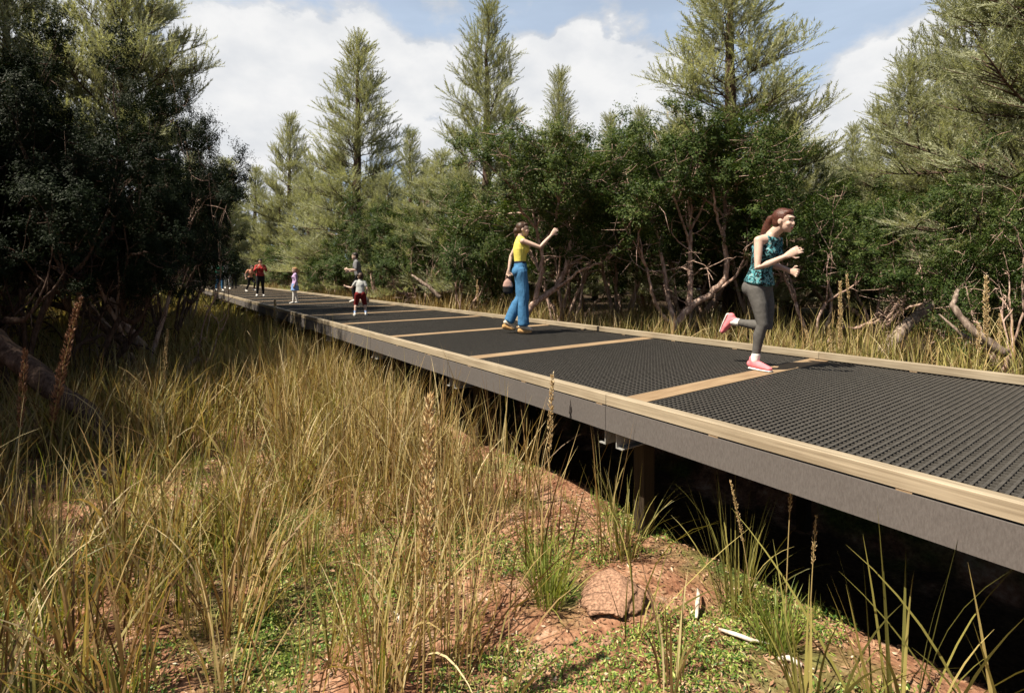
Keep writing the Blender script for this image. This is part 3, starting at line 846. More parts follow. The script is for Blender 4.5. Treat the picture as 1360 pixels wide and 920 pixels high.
    return tb.mesh('shrub_trunk', [M[bark]], True), np_mesh('shrub_crown', V, [F], M[leafm])

SHR = {}
def add_shrub(key, seed, H, Rm, stems, per, bark='bark', leafm='leaf', low=0.25, tgt=48000, ls=(0.05, 0.085)):
    SHR[key] = (shrub_meshes(seed, H, Rm, stems, per, bark, leafm, 0, low, ls), H, Rm)
add_shrub('round', 21, 4.5, 2.1, 4, 260, low=0.34)
add_shrub('twisty', 22, 4.5, 2.3, 4, 250, low=0.38)
add_shrub('dense', 23, 4.0, 2.2, 6, 260, low=0.2)
add_shrub('low', 24, 3.0, 2.0, 6, 230, low=0.08)
add_shrub('shade', 25, 5.2, 2.7, 6, 560, 'bark_dark', 'leaf_shaded', 0.33, ls=(0.035, 0.065))
add_shrub('shade_low', 27, 4.0, 2.4, 6, 300, 'bark_dark', 'leaf_shaded', 0.03, ls=(0.05, 0.08))
add_shrub('shade_open', 26, 5.0, 2.5, 4, 480, 'bark', 'leaf_shaded', 0.42, ls=(0.035, 0.065))

def hero(key, seed, xb, yb, Yd, px, per, stems=0, H=4.4):
    def L(x, y, dy): return ((x-xb)*Yd/F_PX, dy, (yb-y)*Yd/F_PX)
    rng = np.random.default_rng(seed)
    paths = []
    for pts, ra, rb, ns in px:
        dy = 0.0; q = []
        for (x, y, d) in pts: q.append(L(x, y, d))
        paths.append((q, ra, rb, ns))
    SHR[key] = (shrub_meshes(seed, H, 2.0, stems, per, 'bark', 'leaf', 0, 0.40, (0.05, 0.085), paths), 1.0, 0.5)
hero('lean', 31, 690, 452, 11.0, [
    ([(690,452,0),(696,418,0),(711,401,0),(739,383,.05),(752,360,.1),(757,328,.05),(757,306,0)], .085, .035, 4),
    ([(711,400,0),(718,367,-.1),(719,331,-.2),(711,304,-.3)], .06, .03, 4),
    ([(739,383,.05),(755,372,-.2),(768,358,-.4),(796,349,-.6)], .04, .018, 3),
    ([(752,360,.1),(766,347,.3),(793,333,.5)], .04, .018, 3),
    ([(716,360,-.1),(706,335,.2),(698,310,.4)], .035, .02, 3),
    ([(757,310,0),(770,285,.3),(768,262,.5)], .03, .02, 4),
    ([(711,305,-.3),(690,282,-.5),(684,262,-.6)], .028, .02, 4),
    ([(719,331,-.2),(733,300,-.5),(738,275,-.7)], .03, .02, 4)], 300)
hero('forked', 32, 897, 447, 10.4, [
    ([(897,447,0),(897,432,0),(915,409,0),(945,388,-.1),(961,363,-.2),(956,318,-.2),(960,290,-.1)], .085, .035, 4),
    ([(915,409,0),(920,368,.1),(919,338,.15),(922,304,.2)], .065, .035, 4),
    ([(897,436,0),(890,391,.2),(886,338,.4),(880,300,.5)], .055, .03, 4),
    ([(897,432,0),(874,416,-.1),(860,386,-.3),(852,355,-.4)], .045, .022, 3),
    ([(945,388,-.1),(968,370,-.3),(976,345,-.4)], .035, .018, 3),
    ([(920,325,.2),(905,290,0),(890,262,-.2)], .03, .02, 4),
    ([(960,295,-.1),(980,268,.2),(990,245,.3)], .03, .02, 4),
    ([(956,320,-.2),(940,285,-.4),(934,255,-.5)], .03, .02, 4)], 300)

def shrub_at(kind, xb, Yd, yb, label):
    (tm, cm), H, Rm = SHR[kind]
    root = empty('shrub', ((xb-680)*Yd/F_PX, Yd, CAM_Z-(yb-HORIZ)*Yd/F_PX)); tag(root, label, 'shrub')
    link('trunk', tm, root); link('crown', cm, root)

def shrub(kind, X, Y, top, width, rz, label, group=None, sink=0.05):
    (tm, cm), H, Rm = SHR[kind]
    z0 = float(ground_z(X, Y))-sink
    sz = (top-z0)/H; sx = width/(2*Rm)
    root = empty('shrub', (X, Y, z0), rz); root.scale = (sx, sx, sz)
    tag(root, label, 'shrub', group)
    link('trunk', tm, root); link('crown', cm, root)
    return root

def shr_px(kind, x, ytop, Y, wpx, rz, label, group=None):
    X, Y2 = clear_of_walk((x-680)*Y/F_PX, Y, wpx*Y/F_PX*0.5)
    Y = max(Y, Y2)
    return shrub(kind, X, Y2, CAM_Z-(ytop-HORIZ)*Y/F_PX, wpx*Y/F_PX, rz, label, group)

# --- the conifers that stand up against the sky
con_px('open', 972, -75, 14.5, 250, 0.3, 'tall olive conifer behind the running woman, its tip cut off by the frame')
con_px('open', 648, 12, 18.5, 155, 2.1, 'tall conifer with a pointed tip rising directly above the woman in yellow')
con_px('slim', 738, 97, 24, 95, 1.2, 'slim conifer right of the tall one above the woman in yellow')
con_px('open', 474, 52, 20.5, 150, 4.0, 'tall open conifer with visible trunk above the boy in red shorts')
con_px('full', 385, 157, 32, 105, 0.5, 'pale conifer standing behind the girl in the blue skirt')
con_px('slim', 545, 174, 34, 75, 2.6, 'small far conifer midway between the two tall ones left of the woman in yellow')
con_px('slim', 812, 157, 33, 80, 5.0, 'small far conifer just left of the paired tips beside the big olive conifer')
con_px('slim', 856, 148, 29, 85, 3.4, 'pointed conifer tip close against the left side of the big olive conifer')
con_px('full', 1208, 84, 14.5, 215, 1.8, 'pale full conifer with rounded shoulders standing below the white cloud at the right')
con_px('wide', 1315, -60, 15.5, 260, 0.9, 'very tall dense conifer behind the right frame edge, top cut off')
con_px('wide', 1450, -190, 9.8, 430, 2.2, 'near conifer with long feathery branch tips reaching in at the right frame edge')
con_px('slim', 1128, 170, 31, 75, 0.2, 'small far conifer between the big olive conifer and the white cloud')
con_px('full', 1085, 196, 27, 120, 4.4, 'low rounded far conifer right beside the foot of the big olive conifer')
con_px('high', 150, -75, 11.5, 270, 5.2, 'tall shaded conifer over the left shrubs with a branch reaching out to the right')
con_px('high', 20, -110, 12.0, 270, 1.5, 'tall dark conifer at the left frame edge above the black shrubs')
con_px('full', 452, 205, 24, 150, 3.0, 'pale conifer with a broad skirt reaching down to the boardwalk behind the girl')
con_px('full', 585, 205, 21, 170, 0.8, 'bushy olive conifer filling the gap left of the tall one above the woman in yellow')
con_px('full', 700, 186, 19.5, 150, 5.6, 'short broad olive conifer just right of the woman in yellow')
con_px('wide', 905, 165, 17.5, 170, 1.1, 'broad olive conifer partly behind the shrubs left of the running woman')
con_px('full', 1050, 150, 16.5, 150, 2.9, 'olive conifer with lifted branches at the right flank of the big open one')
con_px('slim', 335, 224, 36, 70, 1.4, 'dark narrow far conifer above the woman in the red top')
con_px('full', 372, 250, 37, 80, 4.9, 'low olive conifer behind the woman in the red top')
con_px('small', 512, 235, 26, 90, 2.2, 'low conifer right of the adult in the grey top')
con_px('full', 1270, 150, 13.0, 210, 3.9, 'drooping olive conifer left of the near one at the right frame edge')
far_rows = [(300, 215, 44, 95), (255, 205, 40, 110), (410, 225, 40, 85), (500, 225, 42, 85), (565, 215, 40, 85), (610, 215, 36, 80), (675, 210, 38, 95), (775, 195, 38, 90),
            (835, 205, 40, 90), (885, 185, 42, 95), (940, 180, 40, 110), (1020, 180, 40, 110), (1105, 205, 38, 95), (1160, 190, 38, 110), (1235, 170, 36, 120), (1340, 150, 34, 140),
            (790, 240, 25, 110), (1130, 235, 23, 130), (630, 240, 28, 110), (1180, 225, 21, 140), (1420, 130, 22, 200), (215, 240, 44, 100), (120, 215, 44, 110), (-60, 190, 40, 160)]
kk = ['slim', 'full', 'small', 'open']
for i, (x, y, Yd, w) in enumerate(far_rows):
    con_px(kk[i % 3], x, y, Yd, w, i*1.7, 'olive conifer in the far belt closing the view behind the shrubs', 'conifers of the far belt')

# --- shrubs on the far side of the walk
shr_px('dense', 745, 205, 13.0, 215, 2.75, 'round dark shrub right behind the leaning pink stems')
shr_px('dense', 915, 196, 12.8, 225, 0.6, 'dense dark shrub close behind the pink forked trunks')
shrub_at('lean', 690, 11.0, 452, 'dark green shrub with leaning pink stems just behind the woman in yellow')
shrub_at('forked', 897, 10.4, 447, 'dark shrub with pink forked trunks between the two women')
shr_px('dense', 1000, 215, 12.4, 210, 1.9, 'dense dark shrub behind the head of the running woman')
shr_px('twisty', 1085, 250, 9.6, 250, 4.9, 'dark shrub with reddish stems just right of the running woman')
shr_px('dense', 1165, 262, 11.4, 200, 3.3, 'broad dark green shrub behind the broken leaning stump')
shr_px('round', 1262, 215, 9.6, 230, 5.1, 'dark shrub with bare grey twigs left of the tall seed stalk at the right')
shr_px('low', 1330, 265, 7.8, 200, 0.4, 'low shrub with pale bare stems under the near conifer at the right')
shr_px('dense', 822, 180, 13.6, 220, 2.2, 'tall dark green shrub midway between the two women, farther back')
shr_px('low', 618, 270, 14.0, 150, 4.2, 'low bright green shrub left of the woman in yellow')
shr_px('twisty', 560, 262, 16.5, 150, 3.6, 'shrub with dead grey branches right of the boy in red shorts')
shr_px('dense', 512, 265, 19, 140, 0.9, 'dark green shrub behind the adult in the grey top')
shr_px('low', 440, 318, 25, 90, 1.2, 'low dark shrub right of the girl in the blue skirt')
shr_px('dense', 308, 268, 56, 95, 2.9, 'black green shrub closing the end of the boardwalk')
shr_px('low', 385, 320, 37, 80, 5.5, 'low olive shrub right behind the woman in the red top')
back = [(655, 250, 17, 150), (770, 240, 16, 180), (940, 225, 15.5, 200), (1120, 230, 15, 200), (1240, 240, 14, 220), (1360, 230, 12, 260), (560, 300, 22, 140), (480, 320, 25, 120),
        (860, 260, 18, 190), (1050, 250, 17, 200), (700, 275, 20, 160), (620, 290, 23, 150), (400, 330, 36, 100), (1450, 250, 9.5, 260), (1500, 230, 12.5, 260)]
for i, (x, y, Yd, w) in enumerate(back):
    shr_px(('dense', 'low', 'dense')[i % 3], x, y, Yd, w*1.15, 0.8+i*2.1, 'dark shrub in the shaded thicket behind the front shrubs', 'shrubs of the back thicket')

# --- the shaded shrubs on the left
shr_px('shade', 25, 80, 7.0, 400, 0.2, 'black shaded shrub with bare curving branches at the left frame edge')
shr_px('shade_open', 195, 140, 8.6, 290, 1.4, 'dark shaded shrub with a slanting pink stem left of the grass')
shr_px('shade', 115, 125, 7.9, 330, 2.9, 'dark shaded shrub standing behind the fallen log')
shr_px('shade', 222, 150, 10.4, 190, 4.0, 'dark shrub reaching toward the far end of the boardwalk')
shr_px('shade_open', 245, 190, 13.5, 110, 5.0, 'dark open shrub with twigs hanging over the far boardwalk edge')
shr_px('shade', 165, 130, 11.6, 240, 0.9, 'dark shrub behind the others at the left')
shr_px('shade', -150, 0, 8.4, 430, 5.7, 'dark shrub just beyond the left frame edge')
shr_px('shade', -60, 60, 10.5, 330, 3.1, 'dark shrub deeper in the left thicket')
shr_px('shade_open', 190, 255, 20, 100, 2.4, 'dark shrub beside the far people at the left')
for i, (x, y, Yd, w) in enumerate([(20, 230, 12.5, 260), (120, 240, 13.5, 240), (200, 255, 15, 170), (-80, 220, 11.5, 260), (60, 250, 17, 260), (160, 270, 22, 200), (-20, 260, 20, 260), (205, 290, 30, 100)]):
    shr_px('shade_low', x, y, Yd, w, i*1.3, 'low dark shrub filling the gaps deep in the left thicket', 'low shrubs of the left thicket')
for (x, y, h, w, r) in ((-11.6, 6.0, 12.0, 7.0, 0.7), (-13.2, 9.6, 12.5, 7.0, 2.0), (-10.4, 2.6, 10.5, 6.5, 3.4), (-15.0, 7.0, 14.0, 8.0, 4.4)):
    conifer('wide', x, y, h, w, r, 'tall conifer outside the left frame edge that shades the grass', 'conifers beyond the left frame edge')
for (x, y, h, w, r) in ((-9.2, 5.0, 5.2, 4.8, 3.3), (-10.4, 7.6, 5.6, 5.0, 1.1), (-8.0, 3.0, 4.6, 4.2, 5.0), (-4.3, 1.8, 3.6, 2.6, 2.2), (-5.7, 3.6, 4.3, 2.8, 0.4)):
    shrub('shade', x, y, h, w, r, 'dark shrub outside the left frame edge beside the shaded grass', 'shrubs beyond the left frame edge')

# ------------------------------------------------------------------ logs, stones, twigs, stalks
def log(name, label, cat, pts, rad, mat='bark_log', broken=True, sides=14):
    rng = np.random.default_rng(int(abs(pts[0][0])*100)+3)
    p = np.array(pts, float)
    t = np.linspace(0, 1, len(p)*5); tt = np.linspace(0, 1, len(p))
    q = np.stack([np.interp(t, tt, p[:, i]) for i in range(3)], -1)
    q[1:-1] += rng.normal(0, rad[0]*0.07, (len(q)-2, 3))
    r = np.interp(t, np.linspace(0, 1, len(rad)), rad)*(1+rng.normal(0, 0.05, len(t)))
    V, F, caps = tube_np(q, list(r), sides)
    c = np.repeat(q, sides, 0); ang = np.tile(np.arange(sides), len(q))
    ridge = 1+0.09*np.sin(ang*2.4+rng.uniform(0, 6))+rng.normal(0, 0.05, len(V))
    V = c+(V-c)*ridge[:, None]
    if broken:
        ax = (q[-1]-q[-2])/np.linalg.norm(q[-1]-q[-2])
        V[-sides:] += ax*rng.uniform(-0.1, 1.0, (sides, 1))*rad[-1]*1.3
    mb = MB(); mb.add(V, F)
    for cp in caps: mb.F.setdefault((sides, 0), []).append(np.array([cp]))
    o = mb.build(name, [M[mat]], None, True)
    return tag(o, label, cat)
log('fallen_log', 'thick rough fallen log leaning through the shaded grass at the left', 'log', [P3(-70, 395, 6.3), P3(-10, 450, 6.1), P3(60, 508, 5.9), P3(118, 552, 5.7), P3(150, 600, 5.6)], [0.13, 0.12, 0.105, 0.08], 'bark_dark')
log('broken_stump', 'broken leaning stump behind the far kerb right of the running woman', 'stump', [P3(1172, 470, 8.4), P3(1205, 432, 8.5), P3(1232, 408, 8.6)], [0.10, 0.088, 0.08])
log('snapped_stem', 'pale snapped upright stem above the leaning stump', 'stem', [P3(1231, 440, 8.75), P3(1234, 400, 8.75), P3(1232, 372, 8.75)], [0.055, 0.05, 0.045])
log('fallen_branch', 'bare pale branch leaning in the grass under the near conifer at the right', 'branch', [P3(1335, 470, 6.9), P3(1292, 440, 7.0), P3(1265, 405, 7.15), P3(1272, 385, 7.2)], [0.07, 0.05, 0.035, 0.02])
log('fallen_branch', 'long thin branch lying left of the seed stalks at the right', 'branch', [P3(1325, 466, 6.95), P3(1280, 446, 7.2), P3(1248, 418, 7.5)], [0.03, 0.025, 0.012])
log('fallen_branch', 'dark low branch lying in front of the left shrub with the pink stem', 'branch', [P3(60, 400, 8.0), P3(120, 420, 8.2), P3(172, 462, 8.4)], [0.04, 0.05, 0.06], 'bark_dark')
log('fallen_branch', 'slanting pink branch between the left shrubs', 'branch', [P3(190, 462, 9.2), P3(165, 430, 9.2), P3(148, 398, 9.3)], [0.075, 0.06, 0.04], 'bark')
log('fallen_branch', 'grey dead branch lying behind the far kerb right of the boy', 'branch', [P3(585, 396, 14.2), P3(568, 380, 14.2), P3(548, 366, 14.4)], [0.06, 0.05, 0.03])

def stone(X, Y, r, sq, label, seed):
    rng = np.random.default_rng(seed)
    k, s = 26, 40
    th = np.linspace(0.02, np.pi-0.02, k); ph = np.linspace(0, 2*np.pi, s, endpoint=False)
    T, PH = np.meshgrid(th, ph, indexing='ij')
    d = np.stack([np.sin(T)*np.cos(PH), np.sin(T)*np.sin(PH), np.cos(T)], -1)
    ax = rng.normal(size=(9, 3)); ax /= np.linalg.norm(ax, axis=1, keepdims=True); h = rng.uniform(0.72, 0.95, 9)
    dd = np.max(np.maximum(d@ax.T, 0.05)/h, axis=-1)
    rr = r/np.maximum(dd, 0.8)*(1+0.03*rng.normal(size=dd.shape))
    rr = rr*(0.8+0.45*fbm(d[..., 0]*2.2+d[..., 2]*1.7+seed, d[..., 1]*2.2-d[..., 2]*1.3, seed, 4))
    V = d*rr[..., None]*np.array([1.15, 0.95, sq])
    i = np.arange(k-1)[:, None]; j = np.arange(s)[None, :]; j2 = (j+1) % s
    F = np.stack([i*s+j, (i+1)*s+j, (i+1)*s+j2, i*s+j2], -1).reshape(-1, 4)
    mb = MB(); mb.add(V.reshape(-1, 3), F)
    mb.F.setdefault((s, 0), []).append(np.array([list(range(s))])); mb.F.setdefault((s, 0), []).append(np.array([[k*s-1-q for q in range(s)]]))
    o = mb.build('stone', [M['stone']], None, True, (X, Y, float(ground_z(X, Y))-r*sq*0.52))
    o.rotation_euler = (rng.uniform(-.2, .2), rng.uniform(-.2, .2), rng.uniform(0, 6))
    tag(o, label, 'stone')
M['stone'] = plain('red_earth_stone', (0.28, 0.165, 0.11), 0.95, 0.05, 0.55, 70, 0, 0.6)
stone(0.62, 3.02, 0.16, 0.34, 'rounded red earth stone half buried in the open soil patch', 1)
stone(0.80, 3.14, 0.05, 0.7, 'small red stone to the right of the rounded one', 2)
stone(0.36, 4.35, 0.11, 0.55, 'flat red stone near the boardwalk post', 3)
stone(0.50, 2.72, 0.045, 0.6, 'small red stone in front of the rounded one', 4)
stone(-0.42, 3.1, 0.07, 0.6, 'pinkish stone among the dry grass stems', 5)
stone(1.46, 2.62, 0.06, 0.6, 'reddish stone by the fresh green tuft at the lower right', 6)

def twig(pts, r, label):
    mb = MB(); mb.tube(pts, [r*0.6, r, r*0.9, r*0.35][:len(pts)] if len(pts) <= 4 else [r]*len(pts), 7)
    tag(mb.build('dead_twig', [M['bleached']], None, True), label, 'twig')
def gp(X, Y, dz=0.02): return np.array([X, Y, float(ground_z(X, Y))+dz])
twig([gp(1.06, 2.92), gp(1.09, 2.99, .05), gp(1.13, 3.08, .07), gp(1.15, 3.15, .06)], 0.013, 'bleached forked twig standing up in the open soil patch')
twig([gp(1.16, 2.85, .03), gp(1.23, 2.80, .035), gp(1.30, 2.77, .03), gp(1.39, 2.74)], 0.012, 'long bleached twig lying flat beside the fresh green tuft')
twig([gp(1.38, 2.63), gp(1.42, 2.60, .03), gp(1.46, 2.56, .02)], 0.014, 'short bleached twig nearest the lower right corner')
twig([gp(-0.68, 2.9, .04), gp(-0.64, 2.86, .05), gp(-0.62, 2.81, .03)], 0.011, 'short white twig among the dry grass in the centre')

def tuft_thing(name, X, Y, n, h, w, mat, label, cat='grass tuft', seed=1, spread=0.05, lean=(0.1, 0.3), bend=(0.5, 0.5), z=None):
    rng = np.random.default_rng(seed)
    az = rng.uniform(0, 2*np.pi, n); rr = spread*np.sqrt(rng.uniform(0, 1, n))
    P = np.stack([rr*np.cos(az), rr*np.sin(az), np.full(n, -0.01)], -1)
    V, F = blades(P, rng.uniform(h[0], h[1], n), az+rng.normal(0, 0.4, n), np.abs(rng.normal(lean[0], lean[1], n)), np.abs(rng.normal(bend[0], bend[1], n)), rng.uniform(w[0], w[1], n), 8, rng.uniform(-1, 1, n))
    o = link(name, np_mesh(name, V, [F], M[mat]), None, (X, Y, float(ground_z(X, Y)) if z is None else z))
    return tag(o, label, cat)
tuft_thing('grass_tuft', 0.22, 3.05, 130, (0.2, 0.48), (0.005, 0.009), 'grass_green', 'fresh green grass tuft left of the rounded red stone', seed=1, spread=0.10)
tuft_thing('grass_tuft', 1.42, 2.72, 120, (0.18, 0.42), (0.005, 0.009), 'grass_green', 'fresh green grass tuft beside the bleached twigs', seed=2, spread=0.09)
tuft_thing('grass_tuft', -4.05, 5.6, 60, (0.25, 0.5), (0.007, 0.012), 'grass_green', 'vivid green tuft in the shade at the left', seed=3, spread=0.07)
tuft_thing('grass_tuft', 0.78, 3.55, 60, (0.35, 0.75), (0.006, 0.010), 'grass_olive', 'sparse olive tuft in front of the boardwalk post', seed=4, spread=0.08)
tuft_thing('grass_tuft', 1.33, 3.02, 70, (0.4, 0.85), (0.006, 0.011), 'grass_olive', 'upright olive tuft against the dark gap below the fascia', seed=5, spread=0.09, bend=(0.35, 0.4))
tuft_thing('sedge', 1.60, 2.10, 26, (0.55, 1.05), (0.010, 0.020), 'grass_olive', 'broad bladed sedge at the lower right crossing the fascia', 'sedge', seed=6, spread=0.10, lean=(0.15, 0.25), bend=(0.35, 0.45))
tuft_thing('sedge', 1.30, 2.22, 22, (0.4, 0.8), (0.008, 0.016), 'grass_olive', 'shorter broad bladed sedge left of the tallest one at the lower right', 'sedge', seed=7, spread=0.09, lean=(0.25, 0.3), bend=(0.5, 0.5))
tuft_thing('sedge', -2.02, 2.35, 26, (0.6, 1.1), (0.009, 0.016), 'grass', 'long bladed sedge arching in at the lower left corner', 'sedge', seed=8, spread=0.10, lean=(0.15, 0.3), bend=(0.6, 0.5))
tuft_thing('sedge', -1.55, 2.75, 20, (0.6, 1.05), (0.010, 0.018), 'grass', 'tall straw coloured sedge at the lower left with blades fanning wide', 'sedge', seed=12, spread=0.10, lean=(0.25, 0.3), bend=(0.7, 0.5))
tuft_thing('sedge', -2.75, 3.55, 18, (0.6, 1.1), (0.012, 0.020), 'grass', 'straw coloured sedge at the left with long blades arching into the shade', 'sedge', seed=13, spread=0.08, lean=(0.3, 0.3), bend=(0.6, 0.5))
tuft_thing('sedge', 1.95, 1.92, 16, (0.6, 1.15), (0.010, 0.020), 'grass_olive', 'tall sedge nearest the lower right corner', 'sedge', seed=14, spread=0.10, lean=(0.25, 0.2), bend=(0.3, 0.35))
tuft_thing('sedge', -0.55, 2.5, 16, (0.4, 0.8), (0.008, 0.015), 'grass', 'loose straw coloured sedge at the bottom centre', 'sedge', seed=15, spread=0.12, lean=(0.3, 0.3), bend=(0.8, 0.5))
tuft_thing('sedge', 6.15, 6.2, 40, (0.5, 0.95), (0.010, 0.018), 'grass_olive', 'green sedge with long arching blades behind the far kerb at the right', 'sedge', seed=9, spread=0.12, lean=(0.2, 0.3), bend=(0.8, 0.5))

def stalk(X, Y, z0, z1, head, label, mat='seed', r=0.004, hr=0.014, lean=(0.0, 0.0), seed=1):
    rng = np.random.default_rng(seed)
    root = empty('seed_stalk', (X, Y, z0)); tag(root, label, 'seed stalk')
    H = z1-z0
    t = np.linspace(0, 1, 10)
    pts = np.stack([lean[0]*H*t**1.6, lean[1]*H*t**1.6, H*t], -1)
    mb = MB(); mb.tube(pts, [r*(1-0.6*q) for q in t], 6); mb.build('stem', [M['grass']], root, True)
    n = int(head*420)
    s = np.sort(rng.uniform(1-head/H, 1.0, n)); c = np.stack([np.interp(s, t, pts[:, i]) for i in range(3)], -1)
    az = rng.uniform(0, 2*np.pi, n); q = (s-(1-head/H))/(head/H)
    rad = hr*(0.35+np.sin(np.pi*np.clip(q, 0.05, 1)**0.7))*0.8
    d = np.stack([np.cos(az)*0.55, np.sin(az)*0.55, np.full(n, 1.0)], -1); d /= np.linalg.norm(d, axis=1, keepdims=True)
    C = c+np.stack([np.cos(az), np.sin(az), 0*az], -1)*(rad*rng.uniform(0.2, 1.0, n))[:, None]
    L = rng.uniform(1.0, 1.9, n)*hr*1.1; Wd = L*0.27
    sd = np.cross(d, rng.normal(size=(n, 3))); sd /= np.linalg.norm(sd, axis=1, keepdims=True); sd2 = np.cross(d, sd)
    # each husk: a small closed double pyramid
    V = np.stack([C, C+d*L[:, None]*.45+sd*Wd[:, None]*.5, C+d*L[:, None]*.45+sd2*Wd[:, None]*.5, C+d*L[:, None]*.45-sd*Wd[:, None]*.5, C+d*L[:, None]*.45-sd2*Wd[:, None]*.5, C+d*L[:, None]], 1).reshape(-1, 3)
    tri = np.array([(0,2,1),(0,3,2),(0,4,3),(0,1,4),(5,1,2),(5,2,3),(5,3,4),(5,4,1)])
    F = (np.arange(n)[:, None, None]*6+tri[None]).reshape(-1, 3)
    link('seed_head', np_mesh('seed_head', V, [F], M[mat]), root)
def stalk_px(x, ybase, ytop, yhead, Y, label, **kw):
    a = P3(x, ybase, Y); b = P3(x, ytop, Y)
    g = float(ground_z(a[0], a[1]))-0.02
    stalk(a[0], Y, g, b[2], (yhead-ytop)*Y/F_PX, label, **kw)
stalk_px(562, 900, 528, 765, 2.2, 'thick golden seed stalk standing tallest in the middle of the near grass', hr=0.023, r=0.006, lean=(0.02, 0), seed=2)
stalk_px(728, 640, 497, 600, 3.9, 'golden seed stalk crossing the fascia left of the post', hr=0.016, lean=(0.03, 0), seed=3)
stalk_px(24, 620, 465, 570, 4.6, 'brown seed stalk in front of the fallen log at the left', mat='seed_brown', hr=0.022, lean=(0.05, 0), seed=4)
stalk_px(62, 640, 398, 560, 4.9, 'tall leaning brown seed stalk right of the one before the fallen log', mat='seed_brown', hr=0.028, r=0.006, lean=(0.18, 0), seed=5)
stalk_px(216, 560, 438, 520, 7.2, 'thin tan seed stalk in the shaded grass right of the log', hr=0.018, lean=(0.06, 0), seed=6)
stalk_px(1116, 500, 375, 465, 7.0, 'tan seed stalk behind the kerb just right of the running woman', hr=0.020, r=0.005, seed=7)
stalk_px(1310, 500, 368, 450, 6.2, 'thick golden seed stalk behind the kerb near the right frame edge', hr=0.022, r=0.005, seed=8)
stalk_px(1328, 500, 418, 455, 6.0, 'short tan seed stalk right of the thick golden one', hr=0.016, seed=9)
stalk_px(1300, 500, 430, 470, 5.9, 'short pale seed stalk left of the thick golden one', hr=0.016, seed=10)
stalk_px(1094, 500, 438, 470, 6.5, 'pale leaning seed stalk nearest the kerb right of the running woman', hr=0.014, lean=(-0.25, 0), seed=11)
stalk_px(1106, 500, 432, 470, 6.5, 'pale upright seed stalk between two others right of the running woman', hr=0.014, lean=(-0.05, 0), seed=12)
stalk_px(1131, 480, 365, 398, 8.2, 'thin seed stalk catching light in front of the dark shrub', hr=0.018, lean=(-0.05, 0), seed=13)
stalk_px(1043, 800, 602, 680, 2.75, 'thin reddish seed stalk crossing the fascia right of the post', mat='seed', hr=0.008, lean=(0.04, 0), seed=14)
stalk_px(1000, 760, 640, 720, 2.9, 'thin reddish seed stalk leaning left below the fascia', mat='seed', hr=0.008, lean=(-0.15, 0), seed=15)
stalk_px(1075, 790, 685, 750, 2.7, 'short reddish seed stalk below the fascia at the right', mat='seed', hr=0.008, lean=(0.05, 0), seed=16)
stalk_px(634, 440, 372, 400, 11.2, 'thin seed stalk behind the kerb left of the woman in yellow', hr=0.02, seed=17)
stalk_px(365, 430, 400, 445, 12.0, 'seed stalk rising against the fascia below the girl', hr=0.03, seed=18)
# ------------------------------------------------------------------ people
def capsule(pts, rad, sides=16, side=None, c0=1.0, c1=1.0):
    """closed loft with rounded ends: returns V, F(list)"""
    p = [np.asarray(q, float) for q in pts]; r = [np.array((q, q) if np.isscalar(q) else q, float) for q in rad]
    def end(a, b, ra, k):
        d = (a-b)/(np.linalg.norm(a-b)+1e-9); m = float(min(ra))*k
        return [(a+d*m*0.55, ra*0.84), (a+d*m*0.88, ra*0.48), (a+d*m*0.99, ra*0.12)]
    e0 = end(p[0], p[1], r[0], c0); e1 = end(p[-1], p[-2], r[-1], c1)
    P = [q for q, _ in reversed(e0)]+p+[q for q, _ in e1]; Rr = [q for _, q in reversed(e0)]+r+[q for _, q in e1]
    return tube_np(np.array(P), [tuple(q) for q in Rr], sides, None, side)

def ellipsoid(c, r, Rm=None):
    k, s = 12, 18
    th = np.linspace(0.08, np.pi-0.08, k); ph = np.linspace(0, 2*np.pi, s, endpoint=False)
    T, PH = np.meshgrid(th, ph, indexing='ij')
    V = np.stack([np.sin(T)*np.cos(PH)*r[0], np.sin(T)*np.sin(PH)*r[1], np.cos(T)*r[2]], -1).reshape(-1, 3)
    if Rm is not None: V = V@np.asarray(Rm).T
    V = V+np.asarray(c)
    i = np.arange(k-1)[:, None]; j = np.arange(s)[None, :]; j2 = (j+1) % s
    F = np.stack([i*s+j, (i+1)*s+j, (i+1)*s+j2, i*s+j2], -1).reshape(-1, 4)
    return V, F, [tuple(range(s)), tuple(k*s-1-q for q in range(s))]

def add_shape(mb, sh):
    V, F, caps = sh
    mb.add(V, F)
    for c in caps: mb.F.setdefault((len(c), 0), []).append(np.array([c])+mb.n-len(V))

def fuse(shapes, voxel, name, mats, smooth_it=2, fold=0.0, seed=0):
    """one continuous skin over all shapes"""
    mb = MB()
    for s in shapes: add_shape(mb, s)
    me = mb.mesh('tmp', [])
    ob = bpy.data.objects.new('tmp', me); COL.objects.link(ob)
    m = ob.modifiers.new('r', 'REMESH'); m.mode = 'VOXEL'; m.voxel_size = voxel
    s = ob.modifiers.new('s', 'SMOOTH'); s.factor = 0.5; s.iterations = smooth_it
    dg = bpy.context.evaluated_depsgraph_get(); dg.update()
    out = bpy.data.meshes.new_from_object(ob.evaluated_get(dg)); out.name = name
    bpy.data.objects.remove(ob); bpy.data.meshes.remove(me)
    out.materials.clear()
    for q in mats: out.materials.append(q)
    n = len(out.polygons); out.polygons.foreach_set('use_smooth', np.ones(n, bool))
    if fold:
        nv = len(out.vertices); co = np.empty(nv*3, np.float32); out.vertices.foreach_get('co', co); co = co.reshape(-1, 3)
        no = np.empty(nv*3, np.float32); out.vertex_normals.foreach_get('vector', no); no = no.reshape(-1, 3)
        a = fbm(co[:, 0]*17+co[:, 1]*15, co[:, 2]*4.5+co[:, 0]*3, seed, 3)-0.5
        co = co+no*(a*2*fold)[:, None]
        out.vertices.foreach_set('co', co.astype(np.float32).ravel()); out.update()
    return out

